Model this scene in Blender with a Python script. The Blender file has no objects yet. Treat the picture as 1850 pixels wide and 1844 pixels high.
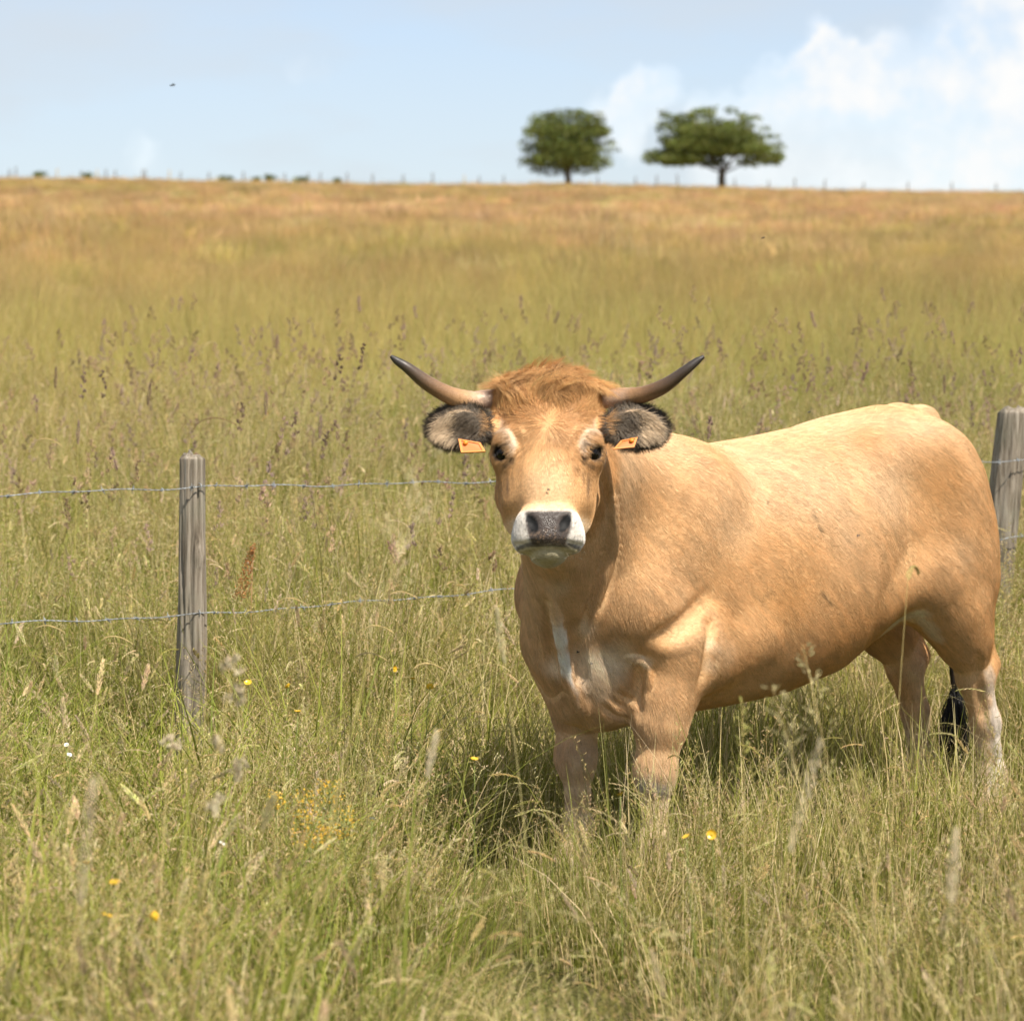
import bpy, math, random
import numpy as np
from mathutils import Vector, Matrix, Euler

random.seed(7)
RNG = np.random.default_rng(11)
scene = bpy.context.scene
col = scene.collection

# ------------------------------------------------------------------ camera
CAM_H = 1.65
F_PX, CX, HY, PW, PH = 5200.0, 925.0, 575.0, 1850.0, 1844.0
cam_data = bpy.data.cameras.new("camera")
cam = bpy.data.objects.new("camera", cam_data)
col.objects.link(cam)
cam.location = (0, 0, CAM_H)
cam.rotation_euler = (math.radians(90), 0, 0)
cam_data.sensor_width = 36.0
cam_data.lens = 36.0 * F_PX / PW
cam_data.shift_y = -(PH / 2 - HY) / PW
cam_data.clip_start = 0.1
cam_data.clip_end = 6000
cam_data.dof.use_dof = True
cam_data.dof.focus_distance = 8.5
cam_data.dof.aperture_fstop = 5.0
scene.camera = cam

# ------------------------------------------------------------------ sky, sun, exposure
SUN_EL, SUN_AZ = math.radians(56), math.radians(35)      # azimuth: turned to the right of straight behind the camera
SUN_DIR = Vector((math.cos(SUN_EL) * math.sin(SUN_AZ), -math.cos(SUN_EL) * math.cos(SUN_AZ), math.sin(SUN_EL)))
sun_data = bpy.data.lights.new("sun", 'SUN')
sun_data.energy = 3.3
sun_data.angle = math.radians(0.53)
sun_data.color = (1.0, 0.93, 0.82)
sun = bpy.data.objects.new("sun", sun_data)
col.objects.link(sun)
sun.rotation_euler = (-SUN_DIR).to_track_quat('-Z', 'Y').to_euler()
sun.location = (10, -10, 30)

SKY_STRENGTH, CLOUD = 0.077, 4.75
world = bpy.data.worlds.new("World")
scene.world = world
world.use_nodes = True
scene.cycles.max_bounces = 4
scene.cycles.diffuse_bounces = 3
scene.cycles.glossy_bounces = 2
scene.cycles.transmission_bounces = 3
scene.cycles.adaptive_threshold = 0.02
scene.view_settings.view_transform = 'Standard'
scene.view_settings.look = 'None'
scene.view_settings.exposure = 1.12
scene.view_settings.gamma = 1.0
scene.view_settings.use_curve_mapping = False


def build_world():
    """Nishita sky with drifting white cloud: a thin veil everywhere and one cumulus bank ahead to the right."""
    nt = world.node_tree
    nt.nodes.clear()
    N = nt.nodes.new
    L = nt.links.new

    def math_(op, a, b=None, c=None):
        m = N('ShaderNodeMath')
        m.operation = op
        for i, v in enumerate((a, b, c)):
            if v is None: continue
            if hasattr(v, 'is_output'): L(v, m.inputs[i])
            else: m.inputs[i].default_value = v
        return m.outputs[0]

    def rng(v, a, b, c=0.0, d=1.0):
        m = N('ShaderNodeMapRange')
        m.interpolation_type = 'SMOOTHSTEP'
        L(v, m.inputs[0])
        for i, q in enumerate((a, b, c, d)): m.inputs[i + 1].default_value = q
        return m.outputs[0]

    def noise(vec, scale, detail, rough=.5, stretch=None):
        if stretch:
            mp = N('ShaderNodeMapping'); mp.inputs['Scale'].default_value = stretch
            L(vec, mp.inputs[0]); vec = mp.outputs[0]
        n = N('ShaderNodeTexNoise')
        n.inputs['Scale'].default_value, n.inputs['Detail'].default_value, n.inputs['Roughness'].default_value = scale, detail, rough
        L(vec, n.inputs['Vector'])
        return n
    out = N('ShaderNodeOutputWorld')
    bg = N('ShaderNodeBackground')
    bg.inputs['Strength'].default_value = SKY_STRENGTH
    sky = N('ShaderNodeTexSky')
    sky.sky_type = 'NISHITA'
    sky.sun_disc = False
    sky.sun_elevation = SUN_EL
    sky.sun_rotation = math.atan2(SUN_DIR.x, SUN_DIR.y)     # 0 puts the sun towards +Y, positive turns towards +X
    sky.air_density, sky.dust_density, sky.ozone_density = .75, .25, 3.0
    tc = N('ShaderNodeTexCoord')
    d = tc.outputs['Generated']
    # direction roughened by noise, so that the cloud's edge billows
    wob = noise(d, 38.0, 6.0, .58)
    sub = N('ShaderNodeVectorMath'); sub.operation = 'SUBTRACT'
    L(wob.outputs['Color'], sub.inputs[0]); sub.inputs[1].default_value = (.5, .5, .5)
    sc = N('ShaderNodeVectorMath'); sc.operation = 'SCALE'
    L(sub.outputs[0], sc.inputs[0]); sc.inputs['Scale'].default_value = .030
    add = N('ShaderNodeVectorMath'); add.operation = 'ADD'
    L(d, add.inputs[0]); L(sc.outputs[0], add.inputs[1])
    dw = add.outputs[0]
    bank = None
    # cumulus: azimuth and elevation of its heads in degrees, radius in degrees, weight
    heads = [(7.1, 4.7, 1.25, 1), (6.2, 5.0, 1.05, 1), (5.2, 4.35, 1.0, .9), (4.1, 3.9, .95, .8), (2.75, 4.45, .75, 1), (2.1, 3.9, .9, .8), (9.4, 5.4, 1.6, .9),
             (10.8, 6.6, 1.9, 1), (8.3, 3.4, 1.9, .75), (6.4, 3.2, 1.7, .7), (4.6, 2.7, 1.6, .55), (10.6, 3.4, 2.2, .7), (13.5, 4.8, 3.0, .8), (17.0, 4.4, 3.0, .8),
             (-4.3, 5.05, .55, .34), (-3.6, 4.95, .5, .26), (-7.4, 3.2, .6, .3), (-6.9, 2.9, .6, .24)]
    for az, el, r, wt in heads:
        a, e = math.radians(az), math.radians(el)
        c = (math.cos(e) * math.sin(a), math.cos(e) * math.cos(a), math.sin(e))
        ds = N('ShaderNodeVectorMath'); ds.operation = 'DISTANCE'
        L(dw, ds.inputs[0]); ds.inputs[1].default_value = c
        m = rng(ds.outputs['Value'], math.radians(r) * 1.15, math.radians(r) * .25, 0.0, wt)
        bank = m if bank is None else math_('ADD', bank, m)
    bank = rng(bank, .15, .70)
    veil_n = noise(d, 5.0, 5.0, .55, (1, 1, 3.2))
    veil = rng(veil_n.outputs[0], .30, .70, .46, .86)
    puff_n = noise(d, 9.0, 6.0, .55, (1, 1, 1.8))
    puff = rng(puff_n.outputs[0], .62, .76, 0.0, .6)
    sx = N('ShaderNodeSeparateXYZ'); L(d, sx.inputs[0])
    low = rng(sx.outputs['Z'], .24, .02, 0.0, .74)         # the air is whiter towards the horizon
    inner = noise(d, 26.0, 5.0, .6)
    body = rng(inner.outputs[0], .34, .64, .46, 1.0)
    cover = math_('MAXIMUM', math_('MULTIPLY', bank, body), math_('MAXIMUM', math_('MAXIMUM', veil, low), puff))
    cloud = N('ShaderNodeMix'); cloud.data_type = 'RGBA'
    cloud.inputs[6].default_value = (CLOUD * .87, CLOUD * .925, CLOUD * .975, 1)     # thin veil
    cloud.inputs[7].default_value = (CLOUD * 1.25, CLOUD * 1.25, CLOUD * 1.24, 1)   # cumulus
    L(math_('MULTIPLY', bank, body), cloud.inputs[0])
    mix = N('ShaderNodeMix'); mix.data_type = 'RGBA'
    L(cover, mix.inputs[0]); L(sky.outputs[0], mix.inputs[6]); L(cloud.outputs[2], mix.inputs[7])
    L(mix.outputs[2], bg.inputs['Color'])
    L(bg.outputs[0], out.inputs['Surface'])


build_world()


# ------------------------------------------------------------------ helpers
def tag(o, label=None, cat=None, group=None, kind=None):
    if label: o['label'] = label
    if cat: o['category'] = cat
    if group: o['group'] = group
    if kind: o['kind'] = kind
    return o


def at(px, py, Y):
    """A photograph pixel at distance Y as a point of the place (used to take measures)."""
    return Vector(((px - CX) / F_PX * Y, Y, CAM_H - (py - HY) / F_PX * Y))


def link(name, data, parent=None, loc=None):
    o = bpy.data.objects.new(name, data)
    col.objects.link(o)
    if parent is not None: o.parent = parent
    if loc is not None: o.location = loc
    return o


def mesh_from(name, verts, faces, mat=None, smooth=True):
    m = bpy.data.meshes.new(name)
    m.from_pydata([tuple(v) for v in verts], [], [tuple(f) for f in faces])
    if mat: m.materials.append(mat)
    if smooth and len(m.polygons):
        m.polygons.foreach_set('use_smooth', [True] * len(m.polygons))
    m.update()
    return m


def vnoise(P, freq, seed=0):
    """Cheap smooth value noise in 3-D, about -1..1."""
    P = np.asarray(P, dtype=np.float64) * freq + seed * 17.31
    i = np.floor(P).astype(np.int64)
    f = P - i
    f = f * f * (3 - 2 * f)
    r = 0
    for dx in (0, 1):
        for dy in (0, 1):
            for dz in (0, 1):
                h = ((i[..., 0] + dx) * 374761393 + (i[..., 1] + dy) * 668265263 + (i[..., 2] + dz) * 2147483647 + seed * 9176) & 0xffffffff
                h = ((h ^ (h >> 13)) * 1274126177) & 0xffffffff
                h = (h ^ (h >> 16)) & 0xffff
                w = (f[..., 0] if dx else 1 - f[..., 0]) * (f[..., 1] if dy else 1 - f[..., 1]) * (f[..., 2] if dz else 1 - f[..., 2])
                r = r + w * (h / 32767.5 - 1)
    return r


def sstep(a, b, x):
    t = np.clip((x - a) / (b - a), 0, 1)
    return t * t * (3 - 2 * t)


def tube(path, radii, n=8, cap=True, squash=None):
    """Vertices and faces of a tube along a path."""
    path = [Vector(p) for p in path]
    V, Fc = [], []
    up = Vector((0, 0, 1))
    t0 = (path[1] - path[0]).normalized()
    if abs(t0.dot(up)) > .9: up = Vector((1, 0, 0))
    a = t0.cross(up).normalized()
    for i, p in enumerate(path):
        t = (path[min(i + 1, len(path) - 1)] - path[max(i - 1, 0)]).normalized()
        a = (a - t * a.dot(t)).normalized()
        b = t.cross(a)
        for k in range(n):
            an = 2 * math.pi * k / n
            V.append(p + (a * math.cos(an) + b * math.sin(an)) * radii[i])
    for i in range(len(path) - 1):
        for k in range(n):
            k2 = (k + 1) % n
            Fc.append((i * n + k, i * n + k2, (i + 1) * n + k2, (i + 1) * n + k))
    if cap:
        Fc.append(tuple(range(n))[::-1])
        Fc.append(tuple((len(path) - 1) * n + k for k in range(n)))
    return V, Fc


class Nodes:
    """Small helper round a material's node tree."""
    def __init__(self, name):
        self.mat = bpy.data.materials.new(name)
        self.mat.use_nodes = True
        self.nt = self.mat.node_tree
        self.bsdf = self.nt.nodes['Principled BSDF']
        self.out = self.nt.nodes['Material Output']

    def n(self, t, **kw):
        nd = self.nt.nodes.new(t)
        for k, v in kw.items():
            if k in nd.inputs: nd.inputs[k].default_value = v
            else: setattr(nd, k, v)
        return nd

    def l(self, a, b):
        self.nt.links.new(a, b)

    def attr(self, name, kind='GEOMETRY'):
        a = self.nt.nodes.new('ShaderNodeAttribute')
        a.attribute_name = name
        a.attribute_type = kind
        return a

    def mix(self, fac, a, b, blend='MIX'):
        m = self.nt.nodes.new('ShaderNodeMix')
        m.data_type = 'RGBA'
        m.blend_type = blend
        for s, v in ((0, fac), (6, a), (7, b)):
            if hasattr(v, 'is_output'): self.l(v, m.inputs[s])
            else: m.inputs[s].default_value = v if s == 0 else (tuple(v) + (1,) if len(v) == 3 else v)
        return m.outputs[2]

    def ramp(self, src, stops):
        r = self.nt.nodes.new('ShaderNodeValToRGB')
        e = r.color_ramp.elements
        while len(e) < len(stops): e.new(0.5)
        for el, (p, c) in zip(e, stops):
            el.position = p
            el.color = tuple(c) + (1,) if len(c) == 3 else c
        self.l(src, r.inputs[0])
        return r.outputs[0]
# ------------------------------------------------------------------ the cow
COW_M = Vector((0.82, 8.84, 0.0))
COW_ROT = math.radians(220)
COW_MAT = Matrix.Translation(COW_M) @ Matrix.Rotation(COW_ROT, 4, 'Z')
COW_INV = COW_MAT.inverted()
# head frame: u right in the picture, v up along the face, w out of the face
HEAD_O = at(990, 811, 7.70)
HT = math.radians(20)
HEAD_W = Matrix(((1, 0, 0, HEAD_O.x), (0, math.sin(HT), -math.cos(HT), HEAD_O.y), (0, math.cos(HT), math.sin(HT), HEAD_O.z), (0, 0, 0, 1)))
HEAD_L = COW_INV @ HEAD_W                 # head coordinates -> cow coordinates
HM = np.array(HEAD_L)
HMI = np.array(HEAD_L.inverted())


def H(u, v, w):
    return np.array(HEAD_L @ Vector((u, v, w)))


class Field:
    """Signed distance on a grid, built up by smooth unions and cuts."""
    def __init__(self, lo, hi, h):
        self.lo, self.h = np.array(lo, np.float32), h
        n = np.ceil((np.array(hi) - lo) / h).astype(int) + 1
        self.F = np.full(n, 0.12, np.float32)
        self.ax = [self.lo[i] + h * np.arange(n[i], dtype=np.float32) for i in range(3)]

    def apply(self, fn, lo, hi, k, cut=False):
        pad = k + 0.02
        s = []
        for i in range(3):
            a = max(0, int((lo[i] - pad - self.lo[i]) / self.h))
            b = min(self.F.shape[i], int((hi[i] + pad - self.lo[i]) / self.h) + 2)
            if b <= a: return
            s.append(slice(a, b))
        P = np.stack(np.meshgrid(self.ax[0][s[0]], self.ax[1][s[1]], self.ax[2][s[2]], indexing='ij'), -1)
        d = fn(P).astype(np.float32)
        A = self.F[tuple(s)]
        if cut:
            hh = np.clip(k - np.abs(A + d), 0, None) / k
            self.F[tuple(s)] = np.maximum(A, -d) + hh * hh * k * .25
        else:
            hh = np.clip(k - np.abs(A - d), 0, None) / k
            self.F[tuple(s)] = np.minimum(A, d) - hh * hh * k * .25

    def ell(self, c, r, k=.05, cut=False, head=False, rot=None):
        c, r = np.array(c, np.float32), np.array(r, np.float32)
        R = np.array(Euler(rot).to_matrix(), np.float32) if rot else None

        def fn(P):
            Q = P
            if head: Q = P @ HMI[:3, :3].T.astype(np.float32) + HMI[:3, 3].astype(np.float32)
            Q = Q - c
            if R is not None: Q = Q @ R
            k0 = np.sqrt(((Q / r) ** 2).sum(-1))
            k1 = np.sqrt(((Q / r ** 2) ** 2).sum(-1)) + 1e-6
            return k0 * (k0 - 1) / k1
        cc = H(*c) if head else c
        m = r.max()
        self.apply(fn, cc - m, cc + m, k, cut)

    def cap(self, a, b, ra, rb, k=.05, cut=False, flat=None):
        a, b = np.array(a, np.float32), np.array(b, np.float32)
        ab = b - a
        L2 = float(ab @ ab)
        if flat:
            fd = np.array(flat[0], np.float32)
            fd = fd / np.linalg.norm(fd)
            ff = flat[1]

        def fn(P):
            q = P - a
            t = np.clip((q @ ab) / L2, 0, 1)
            q = q - t[..., None] * ab
            r = ra + (rb - ra) * t
            if flat:
                c = q @ fd
                q = q + (c * (1 / ff - 1))[..., None] * fd
                return (np.sqrt((q * q).sum(-1)) - r) * min(1, ff)
            return np.sqrt((q * q).sum(-1)) - r
        m = max(ra, rb)
        self.apply(fn, np.minimum(a, b) - m, np.maximum(a, b) + m, k, cut)

    def chain(self, pts, radii, k=.03, cut=False, head=False, flat=None):
        P = [H(*p) if head else np.array(p) for p in pts]
        for i in range(len(P) - 1):
            self.cap(P[i], P[i + 1], radii[i], radii[i + 1], k, cut, flat)

    def trunk(self, S, k=.02):
        S = np.array(S, np.float32)

        def fn(P):
            x = P[:, 0, 0, 0]
            zt, zb, hw, low = (np.interp(x, S[:, 0], S[:, i])[:, None, None] for i in (1, 2, 3, 4))
            over = np.maximum(np.maximum(S[0, 0] - P[..., 0], P[..., 0] - S[-1, 0]), 0)
            zc = zb + (zt - zb) * low
            up = P[..., 2] > zc
            hh = np.where(up, zt - zc, zc - zb)
            n = np.where(up, 2.15, 2.3)
            rho = (np.abs(P[..., 1] / hw) ** n + np.abs((P[..., 2] - zc) / hh) ** n) ** (1 / n)
            d = (rho - 1) * np.minimum(hw, hh) * .9
            return np.where(over > 0, np.sqrt(np.maximum(d, 0) ** 2 + over ** 2) + np.minimum(d, 0) * 0, d)
        self.apply(fn, np.array([S[0, 0], -S[:, 3].max(), S[:, 2].min()]), np.array([S[-1, 0], S[:, 3].max(), S[:, 1].max()]), k)

    def mesh(self):
        """Surface nets."""
        F, h = self.F, self.h
        ins = F < 0
        nx, ny, nz = F.shape
        c = np.zeros((nx - 1, ny - 1, nz - 1), np.int8)
        for dx in (0, 1):
            for dy in (0, 1):
                for dz in (0, 1):
                    c += ins[dx:nx - 1 + dx, dy:ny - 1 + dy, dz:nz - 1 + dz]
        act = (c > 0) & (c < 8)
        idx = np.argwhere(act)
        ids = np.full(act.shape, -1, np.int64)
        ids[act] = np.arange(len(idx))
        acc = np.zeros((len(idx), 3))
        cnt = np.zeros(len(idx))
        corners = [(dx, dy, dz) for dx in (0, 1) for dy in (0, 1) for dz in (0, 1)]
        vals = {q: F[idx[:, 0] + q[0], idx[:, 1] + q[1], idx[:, 2] + q[2]] for q in corners}
        for p in corners:
            for ax in range(3):
                if p[ax]: continue
                q = list(p); q[ax] = 1; q = tuple(q)
                fa, fb = vals[p], vals[q]
                m = (fa < 0) != (fb < 0)
                t = np.where(m, fa / np.where(m, fa - fb, 1), 0)
                pos = np.array(p, float)[None] + t[:, None] * np.eye(3)[ax]
                acc[m] += pos[m]
                cnt[m] += 1
        V = (idx + acc / cnt[:, None]) * h + self.lo
        quads = []
        for ax in range(3):
            o1, o2 = [i for i in range(3) if i != ax]
            sl = [slice(0, n) for n in F.shape]
            a = ins[tuple(slice(0, F.shape[i] - 1) if i == ax else slice(1, F.shape[i] - 1) for i in range(3))]
            b = ins[tuple(slice(1, F.shape[i]) if i == ax else slice(1, F.shape[i] - 1) for i in range(3))]
            e = np.argwhere(a != b)
            fl = a[tuple(e.T)]
            e = e.copy()
            e[:, o1] += 1
            e[:, o2] += 1

            def cell(d1, d2):
                q = e.copy()
                q[:, o1] -= d1
                q[:, o2] -= d2
                return ids[tuple(q.T)]
            Q = np.stack([cell(1, 1), cell(0, 1), cell(0, 0), cell(1, 0)], 1)
            if ax == 1: fl = ~fl
            Q[~fl] = Q[~fl][:, ::-1]
            quads.append(Q)
        return V, np.concatenate(quads)


def cow_field(h=0.006):
    f = Field((-0.96, -0.42, -0.01), (1.62, 0.92, 1.62), h)
    # trunk: x, top, bottom, half width, height of the widest line
    f.trunk([
        (-.70, 1.27, .92, .13, .5), (-.64, 1.330, .78, .20, .52), (-.56, 1.362, .69, .25, .52), (-.45, 1.372, .68, .262, .50),
        (-.28, 1.342, .620, .272, .48), (-.10, 1.312, .545, .318, .45), (.10, 1.288, .505, .322, .44), (.30, 1.270, .490, .315, .44),
        (.50, 1.285, .480, .285, .46), (.65, 1.27, .480, .24, .46), (.78, 1.17, .50, .19, .45), (.88, 1.05, .56, .13, .45)], .02)
    for s in (1, -1):
        # hind quarter: hip bone, rump, thigh, buttock
        f.ell((-.40, s * .170, 1.222), (.15, .07, .055), .14)
        f.ell((-.67, s * .09, 1.20), (.06, .055, .07), .08)
        f.ell((-.54, s * .175, 1.03), (.205, .12, .24), .10)
        f.ell((-.61, s * .18, .86), (.165, .105, .21), .08)
        f.cap((-.46, s * .205, .82), (-.65, s * .172, .64), .10, .085, .07)
        # flank fold to the stifle
        f.cap((-.20, s * .225, .78), (-.42, s * .212, .88), .045, .075, .08)
        # gaskin, hock, cannon, pastern
        f.cap((-.60, s * .18, .74), (-.735, s * .15, .515), .098, .054, .05)
        f.cap((-.745, s * .15, .53), (-.79, s * .15, .535), .05, .036, .03)
        f.cap((-.79, s * .15, .56), (-.72, s * .17, .82), .022, .05, .06)
        f.chain([(-.735, s * .15, .50), (-.785, s * .15, .36), (-.815, s * .15, .18)], [.055, .041, .040], .035)
        f.chain([(-.815, s * .15, .18), (-.79, s * .15, .08)], [.05, .05], .03)
        f.chain([(-.79, s * .15 - .02, .035), (-.745, s * .15 - .024, .02)], [.045, .035], .01)
        f.chain([(-.79, s * .15 + .02, .035), (-.745, s * .15 + .024, .02)], [.045, .035], .01)
        # shoulder blade, point of the shoulder, upper arm
        f.cap((.50, s * .165, 1.14), (.74, s * .17, .86), .088, .09, .12)
        f.ell((.77, s * .145, .86), (.095, .085, .12), .08)
        f.cap((.76, s * .185, .82), (.58, s * .205, .70), .092, .10, .08)
        # forearm, knee, cannon, pastern, hoof
        f.cap((.60, s * .20, .72), (.665, s * .185, .50), .108, .072, .06)
        f.cap((.655, s * .185, .56), (.675, s * .175, .36), .073, .055, .05)
        f.ell((.682, s * .172, .350), (.051, .053, .060), .045)
        f.chain([(.675, s * .17, .30), (.675, s * .165, .15)], [.042, .035], .04)
        f.chain([(.675, s * .165, .14), (.70, s * .165, .07)], [.048, .046], .03)
        f.chain([(.70, s * .165 - .02, .035), (.745, s * .165 - .024, .02)], [.045, .033], .01)
        f.chain([(.70, s * .165 + .02, .035), (.745, s * .165 + .024, .02)], [.045, .033], .01)
        # elbow fold
        f.cap((.50, s * .215, .66), (.36, s * .235, .72), .06, .06, .08)
    # brisket and chest
    f.ell((.76, 0, .66), (.17, .105, .19), .08)
    f.cap((.72, .0, .59), (.89, .0, .72), .095, .075, .07)
    # neck
    f.cap(H(0, .05, -.17), (.52, 0, 1.09), .100, .165, .12, flat=((.643, .766, 0), .8))
    f.cap(H(0, -.02, -.20), (.74, 0, .92), .100, .172, .12)
    f.cap(H(0, -.12, -.24), (.86, 0, .74), .06, .12, .10)
    # dewlap: a fold from the throat to the brisket
    f.chain([tuple(H(0, -.20, -.20)), (.98, .14, .92), (.96, .06, .78), (.93, .02, .66), (.86, .0, .54)], [.030, .028, .028, .030, .036], .05)
    # tail root and tail
    f.chain([(-.54, 0, 1.330), (-.655, 0, 1.318), (-.725, 0, 1.24), (-.76, 0, 1.10), (-.80, -.01, .80), (-.83, -.02, .46)], [.035, .038, .036, .030, .022, .012], .05)
    head_field(f)
    return f


def head_field(f):
    E = lambda c, r, k=.04, cut=False, rot=None: f.ell(c, r, k, cut, True, rot)
    C = lambda p, r, k=.03, cut=False, flat=None: f.chain(p, r, k, cut, True, flat)
    E((0, .105, -.105), (.152, .125, .105))
    E((0, .165, -.11), (.135, .060, .09), .05)
    E((0, .02, -.085), (.122, .14, .085), .04)
    C([(0, .0, -.075), (0, -.10, -.058), (0, -.19, -.038)], [.082, .076, .068], .05)
    for s in (1, -1):
        E((s * .104, .008, -.056), (.037, .042, .040), .05)
        # brow ridge
        C([(s * .080, .045, -.022), (s * .108, .030, -.026), (s * .130, .006, -.05)], [.009, .012, .009], .045)
        # jaw
        E((s * .070, -.058, -.165), (.057, .112, .085), .05)
        C([(s * .082, -.09, -.15), (s * .062, -.16, -.125), (s * .040, -.222, -.09)], [.052, .044, .034], .04)
        C([(s * .098, -.02, -.08), (s * .090, -.12, -.075)], [.030, .028], .05)
        # upper lip and side of the muzzle
        E((s * .058, -.238, -.030), (.040, .044, .058), .022)
        E((s * .054, -.207, -.015), (.033, .040, .045), .02)
        E((s * .042, -.200, .010), (.032, .036, .030), .02)
        # ear base
        C([(s * .130, .085, -.09), (s * .170, .079, -.062)], [.036, .028], .03)
        ear(f, s)
    E((0, -.212, .005), (.060, .048, .036), .02)
    E((0, -.248, -.015), (.068, .034, .050), .02)
    # chin
    E((0, -.281, -.045), (.050, .026, .048), .010)
    C([(0, -.262, -.10), (0, -.16, -.19)], [.034, .05], .04)
    # line of the mouth
    C([(-.108, -.262, -.06), (-.082, -.266, -.005), (-.05, -.270, .025), (0, -.272, .035), (.05, -.270, .025), (.082, -.266, -.005), (.108, -.262, -.06)], [.0065] * 7, .010, cut=True)
    for s in (1, -1):
        # nostril, eye socket, tear furrow
        C([(s * .054, -.197, .044), (s * .044, -.215, .050), (s * .033, -.233, .050)], [.010, .017, .010], .008, cut=True)
        E((s * .124, .000, -.026), (.0215, .0205, .024), .008, cut=True)
        C([(s * .129, .024, -.042), (s * .112, .013, -.016), (s * .094, -.010, -.008)], [.008, .0095, .006], .010)
        C([(s * .100, .060, .002), (s * .080, .015, .006)], [.003, .003], .016, cut=True)
        C([(s * .088, .055, .006), (s * .072, .02, .008)], [.002, .002], .014, cut=True)


EAR = [((s * .238, .079, -.055), (s * .244, .072, -.027)) for s in (1, -1)]


def ear(f, s):
    E = lambda c, r, k=.04, cut=False, rot=None: f.ell(c, r, k, cut, True, rot)
    c0, c1 = EAR[0 if s > 0 else 1]
    E(c0, (.090, .060, .020), .02, rot=(0, s * .25, s * .06))
    E(c1, (.068, .040, .022), .012, cut=True, rot=(0, s * .25, s * .06))


class Surf:
    """Where the camera's line of sight through a photograph pixel meets the animal."""
    def __init__(self, f):
        self.f = f

    def __call__(self, px, py):
        f = self.f
        Y = np.arange(7.2, 10.0, .004)
        d = np.stack([(px - CX) / F_PX * Y, Y, CAM_H - (py - HY) / F_PX * Y], 1)
        L = d @ np.array(COW_INV)[:3, :3].T + np.array(COW_INV)[:3, 3]
        I = np.rint((L - f.lo) / f.h).astype(int)
        ok = ((I >= 0) & (I < np.array(f.F.shape))).all(1)
        val = np.ones(len(Y))
        val[ok] = f.F[tuple(I[ok].T)]
        hit = np.argmax(val < 0)
        return L[hit] if val[hit] < 0 else None


VIEW = np.array(COW_INV.to_3x3() @ Vector((0, -1, 0)))     # towards the camera, in cow coordinates


def cow_details(f):
    S = Surf(f)

    def line(pts, r, k, cut, off):
        P = [S(*p) for p in pts]
        P = np.array([p for p in P if p is not None])
        if len(P) < 2: return
        x = np.linspace(0, len(P) - 1, 6 * (len(P) - 1) + 1)
        P = np.stack([np.interp(x, np.arange(len(P)), P[:, i]) for i in range(3)], 1)
        for _ in range(4): P[1:-1] = .5 * P[1:-1] + .25 * (P[:-2] + P[2:])
        e = np.sin(np.linspace(0, math.pi, len(P)))
        fade = (r + k * .5) * (1 - e) ** 2
        P = P + VIEW * (off + (fade if cut else -fade))[:, None]
        f.chain([tuple(p) for p in P], [r] * len(P), k, cut)
    ridge = lambda pts, r, k=.03, off=-.004: line(pts, r, k, False, off)
    groove = lambda pts, r, k=.03, off=.004: line(pts, r, k, True, off)
    # soft hollows and swellings of the muscles
    groove([(1185, 1160), (1240, 1130), (1290, 1080)], .005, .06, .018)
    groove([(1286, 1110), (1284, 1170), (1272, 1235)], .003, .035, .010)
    # folds of the neck
    groove([(1094, 860), (1102, 940), (1085, 1030), (1058, 1120), (1045, 1170)], .006, .022, .003)
    groove([(1118, 880), (1122, 970), (1103, 1050), (1075, 1110)], .0045, .022, .003)
    ridge([(1106, 900), (1110, 980), (1090, 1050), (1062, 1125)], .008, .02, -.004)
    # pale ridge down the chest, fold of the leg, wrinkles of the brisket
    ridge([(985, 1050), (1000, 1110), (1014, 1160), (1022, 1210), (1042, 1265), (1056, 1285)], .008, .030, .001)
    groove([(1032, 1120), (1042, 1180), (1052, 1240)], .006, .03, .004)
    groove([(978, 1080), (990, 1150), (1000, 1220)], .005, .03, .004)
    groove([(1146, 1205), (1152, 1235), (1151, 1285)], .004, .022, .005)
    ridge([(1128, 1183), (1156, 1186), (1172, 1208), (1174, 1245)], .004, .014, -.001)
    for a in ([(1100, 1255), (1122, 1276), (1150, 1288)], [(1088, 1270), (1106, 1290), (1132, 1300)], [(1110, 1245), (1132, 1262), (1148, 1270)]):
        groove(a, .002, .016, .005)
    # tendons of the foreleg, crease of the gaskin
    groove([(1768, 1180), (1768, 1240), (1775, 1300)], .005, .03, .004)


# coat colours (linear reflectance)
TAN, GOLD, CREAM, RUST, WHITE = (.70, .430, .205), (.62, .345, .130), (.76, .555, .350), (.55, .29, .105), (.69, .645, .585)
BUFF = (.80, .66, .50)
GREYB, BLACK, ORANGE, SHADE_PINK, GREY_FAWN = (.36, .25, .165), (.027, .021, .017), (.60, .315, .115), (.60, .39, .27), (.50, .345, .21)


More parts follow.
